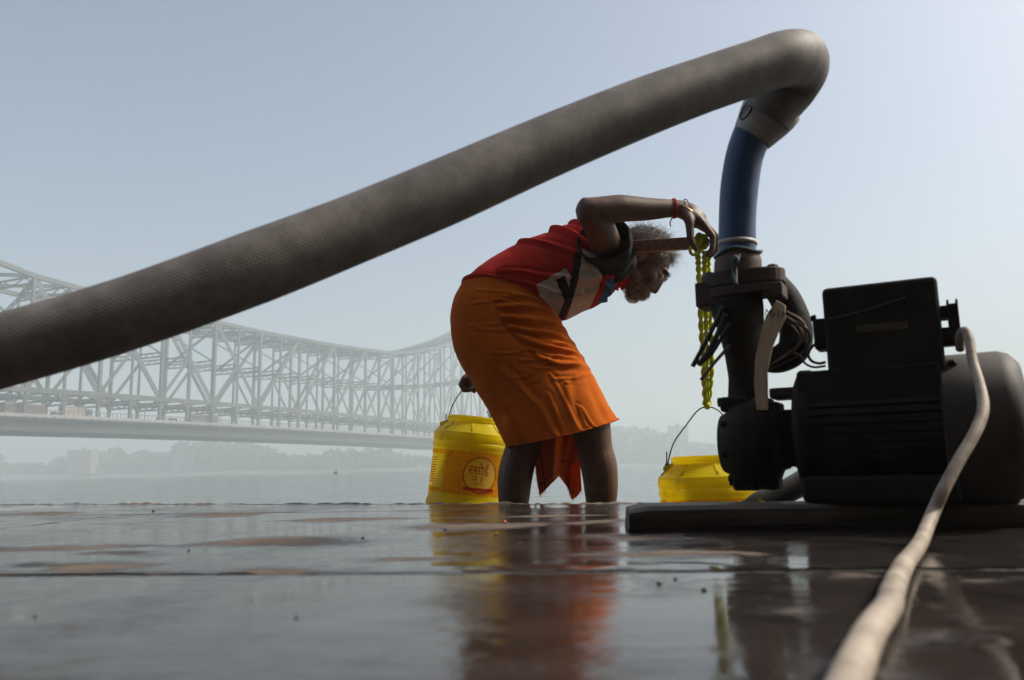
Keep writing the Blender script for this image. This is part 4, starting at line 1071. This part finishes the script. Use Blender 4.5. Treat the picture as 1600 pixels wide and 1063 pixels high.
# --- clothes
def polyline_dist(x, y, pl):
    best = 9
    for (x0, y0), (x1, y1) in zip(pl[:-1], pl[1:]):
        dx, dy = x1 - x0, y1 - y0; t = max(0, min(1, ((x - x0) * dx + (y - y0) * dy) / (dx * dx + dy * dy + 1e-9)))
        best = min(best, math.hypot(x - x0 - dx * t, y - y0 - dy * t))
    return best
def rings_mesh(keys, nr, ns, disp, close=False, sq=2.3):
    """keys: (back/top px, front/bottom px, half depth, Y centre, bow) -> grid of rings; returns array (nr, ns, 3)"""
    k = np.linspace(0, len(keys) - 1, nr)
    A = catmull([(*q[0], 0) for q in keys], nr); Bq = catmull([(*q[1], 0) for q in keys], nr)
    D = catmull([(q[2], q[3], q[4]) for q in keys], nr)
    out = np.zeros((nr, ns, 3)); uv = np.zeros((nr, ns, 2))
    for i in range(nr):
        hd, yc, bow = D[i]
        a = np.array(P(A[i][0], A[i][1], yc)); b = np.array(P(Bq[i][0], Bq[i][1], yc))
        c = (a + b) / 2; h = (b - a) / 2
        nx_ = np.array((-h[2], 0, h[0])); nx_ /= np.linalg.norm(nx_)     # along the garment in the x-z plane
        for j in range(ns):
            th = 2 * math.pi * j / ns; ct, s_ = math.cos(th), math.sin(th)
            e = 2 / sq
            x = np.sign(ct) * abs(ct) ** e; y = np.sign(s_) * abs(s_) ** e
            out[i, j] = c - h * x + V3(0, -hd * y, 0) + nx_ * bow * (1 - x * x) * (1 if y >= 0 else .6)
            uv[i, j] = ((1 - x) / 2 if True else 0, 1 if y >= 0 else -1)
    # displacement along the surface normal
    du = np.gradient(out, axis=0); dv = np.roll(out, -1, 1) - np.roll(out, 1, 1); N = np.cross(du, dv); N /= np.linalg.norm(N, axis=2, keepdims=True) + 1e-9
    cen = out.mean(axis=1, keepdims=True)
    if ((out - cen) * N).sum() < 0: N = -N
    for i in range(nr):
        for j in range(ns): out[i, j] += N[i, j] * disp(i / (nr - 1), uv[i, j, 0], uv[i, j, 1], out[i, j])
    return out, uv
def grid_faces(nr, ns):
    return [(i * ns + j, i * ns + (j + 1) % ns, (i + 1) * ns + (j + 1) % ns, (i + 1) * ns + j) for i in range(nr - 1) for j in range(ns)]
# orange wrap. folds: polylines in (across 0 back..1 front, along 0 waist..1 hem), width, height
FOLDS = [([(.98, .09), (.75, .12), (.52, .17), (.40, .19)], .016, .009), ([(.99, .16), (.78, .20), (.55, .235), (.42, .24)], .018, .010), ([(.99, .25), (.80, .265), (.60, .29), (.45, .285)], .017, .009),
         ([(.99, .35), (.88, .36), (.70, .365), (.52, .34)], .020, .011), ([(.985, .44), (.85, .46), (.72, .47), (.6, .44)], .020, .009), ([(.92, .05), (.7, .07), (.5, .10)], .012, .006),
         ([(.97, .50), (.92, .62), (.90, .78), (.90, .95)], .03, .005), ([(.70, .60), (.62, .75), (.58, .98)], .03, .003), ([(.10, .80), (.12, .9), (.10, 1)], .03, .010), ([(.3, .55), (.4, .72), (.42, .98)], .03, .005),
         ([(.96, .30), (.66, .33), (.48, .32)], .012, .006), ([(.9, .40), (.70, .42), (.56, .40)], .013, .006), ([(.05, .93), (.3, .96), (.6, .955), (.98, .96)], .008, .0022)]
_rf = random.Random(21)
for _ in range(26):
    u0, s0 = _rf.uniform(.5, .97), _rf.uniform(.05, .55); ln = _rf.uniform(.12, .4); sl_ = _rf.uniform(.02, .09)
    FOLDS.append(([(u0, s0), (u0 - ln * .5, s0 + sl_ * .8), (u0 - ln, s0 + sl_)], _rf.uniform(.006, .011), _rf.uniform(.0018, .0042)))
for _ in range(9):
    u0, s0 = _rf.uniform(.08, .95), _rf.uniform(.55, .75); FOLDS.append(([(u0, s0), (u0 - .03 * _rf.uniform(-1, 1), s0 + .2), (u0 + .05 * _rf.uniform(-1, 1), 1.0)], _rf.uniform(.010, .02), _rf.uniform(.002, .0045)))
def skirt_disp(s, u, side, p):
    d = .005 * fbm(p[0] * 1.0 + (5 if side < 0 else 0), p[2], 7, 3)
    for pl, wd, am in FOLDS:
        am *= 1 - .75 * max(0, min(1, (u - .86) / .12)) ; q = polyline_dist(u, s * 1.0, pl)
        if q < wd * 3: d += am * math.exp(-(q / wd) ** 2) - am * .45 * math.exp(-((q - wd * 1.6) / wd) ** 2)
    return d
wrap_keys = [((724, 444), (868, 494), .168, YC, .030), ((708, 476), (884, 518), .190, YC, .018), ((705, 512), (903, 550), .205, YC, .005), ((713, 553), (919, 578), .212, YC, 0),
             ((737, 598), (936, 606), .215, YC, -.003), ((763, 641), (950, 634), .222, YC, -.006), ((781, 680), (960, 652), .228, YC, -.010), ((792, 699), (964, 657), .232, YC, -.014)]
NR, NS = 150, 260
g_, uv_ = rings_mesh(wrap_keys, NR, NS, skirt_disp)
V = [tuple(x) for x in g_.reshape(-1, 3)]; F = grid_faces(NR, NS)
cen = g_.mean(axis=1)
# waist closed by a turned-in ring, hem left open with a turned-in lip
def inset(ring, k, dz=0): c = g_[ring].mean(axis=0); return [tuple(c + (p - c) * k + V3(0, 0, dz)) for p in g_[ring]]
b0 = len(V); V += inset(NR - 1, .985, .004); V += inset(NR - 8, .975, 0)
for base_a, base_b in (((NR - 1) * NS, b0), (b0, b0 + NS)):
    F += [(base_a + j, base_a + (j + 1) % NS, base_b + (j + 1) % NS, base_b + j) for j in range(NS)]
wrap_o = link('orange_wrap', mesh('orange_wrap', V, F), MT['orange'], person)
hem = [tuple(p + V3(0, 0, .002)) for p in g_[NR - 1]] + [tuple(g_[NR - 1][0] + V3(0, 0, .002))]
tube('hem_roll', hem, .0030, MT['orange'], wrap_o, 6)
# loose tail of the wrap hanging between the legs
def tail():
    nu, nv = 60, 60; V, F, mi = [], [], []
    for j in range(nv + 1):
        v = j / nv
        for i in range(nu + 1):
            u = i / nu
            top = (832 + 72 * u, 680 - 10 * u)
            # lower outline with two points and a notch
            bot = np.interp(u, [0, .08, .2, .52, .74, .86, .93, 1], [745, 774, 767, 744, 762, 781, 776, 766]); xb = np.interp(u, [0, .08, .52, .86, 1], [838, 843, 873, 894, 909])
            x = top[0] + (xb - top[0]) * v; y = top[1] + (bot - top[1]) * v
            yy = 2.66 + .030 * math.sin(u * 9 + .6) * (.4 + v) + .012 * math.sin(u * 21 + v * 4) + .03 * v
            V.append(P(x, y, yy))
    for j in range(nv):
        for i in range(nu):
            a = j * (nu + 1) + i; F.append((a, a + 1, a + nu + 2, a + nu + 1))
            u, v = (i + .5) / nu, (j + .5) / nv
            mi.append(1 if (.80 + .1 * u < v < .835 + .1 * u and u < .9) or (.10 < u - .12 * v < .125) or (abs(v - (.95 - .55 * u)) < .012 and u > .3) else 0)
    me = mesh('cloth_tail', V, F); o = link('cloth_tail', me, [MT['orange'], MT['stripe']], wrap_o); me.polygons.foreach_set('material_index', mi)
    sm = o.modifiers.new('thick', 'SOLIDIFY'); sm.thickness = .0014; return V, nu, nv
tv, nu_, nv_ = tail()
parts = []
for i in list(range(0, 14)) + list(range(44, 61)):
    p = tv[nv_ * (nu_ + 1) + i]; parts.append(tube_data([p, p + Vector((random.uniform(-.004, .004), random.uniform(-.003, .003), -random.uniform(.004, .013)))], .0006, 4))
for j in range(8, 58, 2):
    p = tv[j * (nu_ + 1)]; parts.append(tube_data([p, p + Vector((-random.uniform(.004, .010), 0, random.uniform(-.006, .001)))], .0006, 4))
fr_ = link('fringe', mesh('fringe', *join(parts)), MT['orange'], wrap_o); fr_['kind'] = 'stuff'

# jersey
JF = [([(.02, .46), (.2, .50), (.42, .54), (.62, .60)], .016, .009), ([(.0, .56), (.18, .60), (.40, .63), (.55, .68)], .015, .009), ([(.0, .66), (.2, .68), (.4, .70)], .014, .009), ([(.0, .76), (.15, .76), (.35, .77)], .014, .009),
      ([(.05, .30), (.35, .40), (.6, .52), (.78, .60)], .020, .007), ([(.30, .06), (.55, .18), (.72, .36), (.80, .5)], .022, .008), ([(.55, .04), (.75, .16), (.86, .34)], .02, .008), ([(.8, .10), (.88, .3), (.9, .5)], .016, .007),
      ([(.62, .62), (.78, .66), (.95, .72)], .014, .005), ([(.60, .70), (.8, .74), (.97, .80)], .014, .006), ([(.7, .50), (.85, .52), (.98, .58)], .014, .006), ([(.0, .015), (.5, .015), (1, .015)], .010, .004)]
def jersey_disp(s, u, side, p):
    d = .004 * fbm(p[0], p[2] + (4 if side < 0 else 0), 10, 3)
    for pl, wd, am in JF:
        am *= 1.5; q = polyline_dist(u, s, pl)
        if q < wd * 3: d += am * math.exp(-(q / wd) ** 2) - am * .4 * math.exp(-((q - wd * 1.6) / wd) ** 2)
    return d
j_keys = [((720, 447), (870, 500), .176, YC, .033), ((757, 414), (886, 499), .172, YC, .022), ((804, 387), (906, 489), .175, YC, .01), ((850, 369), (930, 479), .185, YC, 0), ((892, 357), (950, 466), .195, YC, 0),
          ((930, 362), (964, 449), .185, YC, 0), ((960, 377), (972, 446), .135, YC, 0), ((982, 391), (974, 449), .080, YC, 0)]
NR, NS = 200, 320
g2, uv2 = rings_mesh(j_keys, NR, NS, jersey_disp, sq=2.2)
V = [tuple(x) for x in g2.reshape(-1, 3)]; F = grid_faces(NR, NS)
def inside(x, y, poly):
    c = False; n = len(poly)
    for i in range(n):
        (x0, y0), (x1, y1) = poly[i], poly[i - 1]
        if (y0 > y) != (y1 > y) and x < (x1 - x0) * (y - y0) / (y1 - y0) + x0: c = not c
    return c
# panels of the jersey as flat patterns on its side (x-z), the same on both sides
def pat(pl): return [(P(x, y, 2.44).x, P(x, y, 2.44).z) for x, y in pl]
PAN = [(2, pat([(897, 398), (909, 396), (906, 420), (902, 445), (895, 468), (882, 490), (868, 508), (861, 506), (874, 488), (884, 465), (890, 445), (894, 420)])),
       (2, pat([(868, 438), (882, 433), (889, 446), (885, 472), (878, 458)])),
       (1, pat([(838, 446), (884, 421), (893, 436), (899, 425), (900, 445), (888, 480), (868, 510), (850, 480)])),
       (1, pat([(907, 392), (925, 400), (940, 413), (941, 430), (938, 445), (929, 465), (914, 490), (880, 512), (893, 475), (903, 440), (907, 415)])),
       (3, pat([(966, 426), (958, 434), (950, 432), (946, 448), (936, 470), (945, 472), (957, 456), (966, 440)]))]
mi = []
flat = g2.reshape(-1, 3)
for f in F:
    c = flat[list(f)].mean(axis=0); m_ = 0
    for k, pl in PAN:
        if inside(c[0], c[2], pl): m_ = k; break
    mi.append(m_)
def inset2(ring, k): c = g2[ring].mean(axis=0); return [tuple(c + (p - c) * k) for p in g2[ring]]
b0 = len(V); V += inset2(0, .975); V += inset2(6, .955)
F += [(b0 + j, b0 + (j + 1) % NS, (j + 1) % NS, j) for j in range(NS)] + [(b0 + NS + j, b0 + NS + (j + 1) % NS, b0 + (j + 1) % NS, b0 + j) for j in range(NS)]; mi += [0] * (2 * NS)
me = mesh('jersey', V, F); jersey = link('jersey', me, [MT['red'], MT['white'], MT['black'], MT['blue']], person); me.polygons.foreach_set('material_index', mi)
col_ = [tuple(p) for p in g2[NR - 1]] + [tuple(g2[NR - 1][0])]
tube('collar', col_, .006, MT['red'], jersey, 8)
# near sleeve: wide dark tube round the upper arm, opening towards the elbow
def sleeve(c0, c1, r0, r1, m, name):
    c0, c1 = np.array(c0), np.array(c1); ax = c1 - c0; L_ = np.linalg.norm(ax); ax /= L_
    e1 = np.cross(ax, V3(0, 1, 0)); e1 /= np.linalg.norm(e1); e2 = np.cross(ax, e1)
    n, ns = 36, 72; V, F = [], []
    for i in range(n + 1):
        t = i / n; r = r0 + (r1 - r0) * t ** .8
        for j in range(ns):
            th = 2 * math.pi * j / ns
            rr_ = r * (1 + .045 * math.sin(3 * th + t * 3) * t + .03 * math.sin(7 * th - 5 * t)) + .004 * math.sin(t * 16 + 2 * math.sin(th)) * (1 - t * .5)
            V.append(c0 + ax * (L_ * t) + (e1 * math.cos(th) + e2 * math.sin(th)) * rr_)
    for i in range(n):
        for j in range(ns): F.append((i * ns + j, i * ns + (j + 1) % ns, (i + 1) * ns + (j + 1) % ns, (i + 1) * ns + j))
    o = link(name, mesh(name, V, F), m, jersey); sm = o.modifiers.new('thick', 'SOLIDIFY'); sm.thickness = .003; sm.offset = -1
    hem_ = [V[n * ns + j] for j in range(ns)] + [V[n * ns]]
    tube('sleeve_hem', hem_, .0035, m, o, 6)
sleeve(P(955, 408, 2.52), P(945, 373, 2.385), .079, .081, MT['black'], 'sleeve')
sleeve(P(940, 408, 2.70), P(905, 448, 2.84), .070, .066, MT['black'], 'sleeve')
# threads and bangle on the near wrist
def ring3(name, c, ax_, r, rt, m, wob=0, ell=1):
    c = np.array(c); ax_ = np.array(ax_, float); ax_ /= np.linalg.norm(ax_); e1 = np.cross(ax_, V3(0, 1, 0)); e1 /= np.linalg.norm(e1); e2 = np.cross(ax_, e1)
    pts = [c + (e1 * math.cos(t) * ell + e2 * math.sin(t)) * r + ax_ * wob * math.sin(3 * t) for t in np.linspace(0, 2 * math.pi, 49)]
    return tube(name, pts, rt, m, person, 8)
for k_ in (-.0025, .0025): ring3('red_thread', P(1053 + k_ * 500, 326, 2.308), (1, 0, .03), .0285, .0022, MT['redthread'], .001)
tube('thread_end', [P(1050, 341, 2.28), P(1047, 348, 2.28), P(1048, 354, 2.28)], .0018, MT['redthread'], person, 6, 8)
ring3('bangle', P(1073, 333, 2.314), (.62, 0, .78), .037, .0018, MT['gold'], 0, 1.12)
ring3('black_thread', P(1075, 327, 2.314), (.85, 0, .3), .031, .0016, MT['rubber'], .001)

# ------------------------------------------------------------------ pole, rope, small things on the stone
pa, pb = P(1087, 380, 2.315), P(972, 387, 2.465)
pv_ = (pb - pa).normalized(); pn = Vector((0, 0, 1)); pn = (pn - pv_ * pn.dot(pv_)).normalized(); pside = pv_.cross(pn)
Vp = []
for k in range(13):
    t = k / 12; c = pa + (pb - pa) * t; hh = (.0215 if t < .5 else .0215 + .004 * (t - .5)) * .9
    for sx2, sz2 in ((-1, -1), (1, -1), (1, 1), (-1, 1)): Vp.append(c + pn * hh * sz2 * .95 + pside * .011 * sx2)
Fp = [(k * 4 + e, k * 4 + (e + 1) % 4, k * 4 + 4 + (e + 1) % 4, k * 4 + 4 + e) for k in range(12) for e in range(4)] + [(3, 2, 1, 0), (48, 49, 50, 51)]
tag(link('carrying_pole', bevel_mesh('carrying_pole', Vp, Fp, .003), MT['pole'], None, True, False), 'flat brown wooden carrying pole from the raised hand to the shoulder', 'pole')
ro = empty('twisted_rope', P(1097, 380, 2.33), 0, 'yellow green twisted rope knotted in the raised hand, tied to a bucket wire', 'rope')
def twisted(name, ctrl, sr=.0047, pitch=.062):
    n = 150; c = catmull(ctrl, n); L_ = sum(np.linalg.norm(c[i + 1] - c[i]) for i in range(n - 1)); parts = []
    for ph in (0, math.pi):
        pts = []
        for i, p in enumerate(c):
            t = c[min(i + 1, n - 1)] - c[max(i - 1, 0)]; t /= np.linalg.norm(t); e1 = np.cross(t, V3(0, 1, 0)); e1 /= np.linalg.norm(e1) + 1e-9; e2 = np.cross(t, e1)
            a = 2 * math.pi * (i / (n - 1)) * L_ / pitch + ph; pts.append(p + (e1 * math.cos(a) + e2 * math.sin(a)) * sr * .95)
        parts.append(tube_data(pts, sr, 8))
    return link(name, mesh(name, *join(parts)), MT['rope'], ro)
twisted('rope_strand', [P(1090, 393, 2.31), P(1092, 430, 2.33), P(1095, 500, 2.36), P(1099, 570, 2.40), P(1102, 632, 2.447)])
twisted('rope_strand', [P(1101, 393, 2.315), P(1101, 430, 2.335), P(1103, 500, 2.365), P(1104, 570, 2.405), P(1105, 634, 2.45)])
twisted('rope_strand', [P(1107, 393, 2.32), P(1107, 430, 2.34), P(1110, 500, 2.37), P(1112, 570, 2.41), P(1107, 633, 2.453)])
kc = np.array(P(1095, 378, 2.322)); rg = random.Random(3); pts = []
for k in range(26):
    d = V3(rg.gauss(0, 1), rg.gauss(0, .9), rg.gauss(0, 1)); d /= np.linalg.norm(d); pts.append(kc + d * V3(.024, .022, .029) * rg.uniform(.6, 1.0))
twk = catmull(pts, 330)
link('rope_knot', mesh('rope_knot', *tube_data(twk, .0062, 8)), MT['rope'], ro)
tube('rope_loop', [P(1083, 380, 2.30), P(1078, 390, 2.295), P(1082, 398, 2.30), P(1092, 396, 2.305), P(1095, 388, 2.30)], .0048, MT['rope'], ro, 10, 24)
lathe('bottom_hitch', [(.004, -.012), (.010, -.007), (.011, .0), (.010, .006), (.004, .012)], MT['rope'], ro, 14, 'z').matrix_parent_inverse = (parent_world(ro).inverted() @ Matrix.Translation(P(1105, 634, 2.449)))

def pebble(px, py, r, label, group):
    p = G(px, py, .0005); bm = bmesh.new(); bmesh.ops.create_icosphere(bm, subdivisions=2, radius=1)
    for v in bm.verts: v.co = v.co * (1 + .3 * mnoise.noise(v.co * 1.3 + Vector((px, py, 0)))); v.co = Vector((v.co.x * r, v.co.y * r * .85, v.co.z * r * .5 + r * .25))
    me = bpy.data.meshes.new('pebble'); bm.to_mesh(me); bm.free(); o = link('pebble', me, MT['pebble']); o.location = p
    tag(o, label, 'pebble', group)
for px, py, r in ((55, 962, .0015), (463, 965, .0015), (567, 841, .0028), (1030, 912, .0026), (1055, 905, .0018), (1100, 922, .0026), (696, 828, .0032), (652, 823, .0022), (295, 860, .002), (775, 836, .0028),
                  (1432, 938, .0014), (960, 893, .0018), (240, 799, .0045), (1498, 903, .0018)):
    pebble(px, py, r, 'tiny dark pebble lying on the wet stone slabs', 'pebbles scattered on the wet stone')
for px, py, r, lab, nm in ((790, 817, .0045, 'orange flower petal lying on wet stone below the bending man', 'flower_petal'), (1131, 791, .0, 'yellow petal on the timber plank below the hanging bucket', 'flower_petal'), (1190, 789, .0, 'small yellow petal on the timber plank near the suction hose', 'flower_petal')):
    p = G(px, py, .0015) if r else P(px, py, 1.27); r = r or .006
    if lab.startswith(('yellow', 'small')): p.z = .0395
    V, F = [], []
    for i in range(7):
        for j in range(5):
            u, v = i / 6 - .5, j / 4 - .5; V.append((u * 2 * r * .7 * (1 - (2 * v) ** 2 * .6), v * 2 * r, r * (1.0 * u * u + .9 * (v + .3) ** 2) + .001))
    for i in range(6):
        for j in range(4): a = i * 5 + j; F.append((a, a + 5, a + 6, a + 1))
    o = link(nm, mesh(nm, V, F), MT['petal'] if 'orange' in lab else MT['bucket']); o.location = p; o.rotation_euler = (.1, 0, .5); tag(o, lab, 'petal')
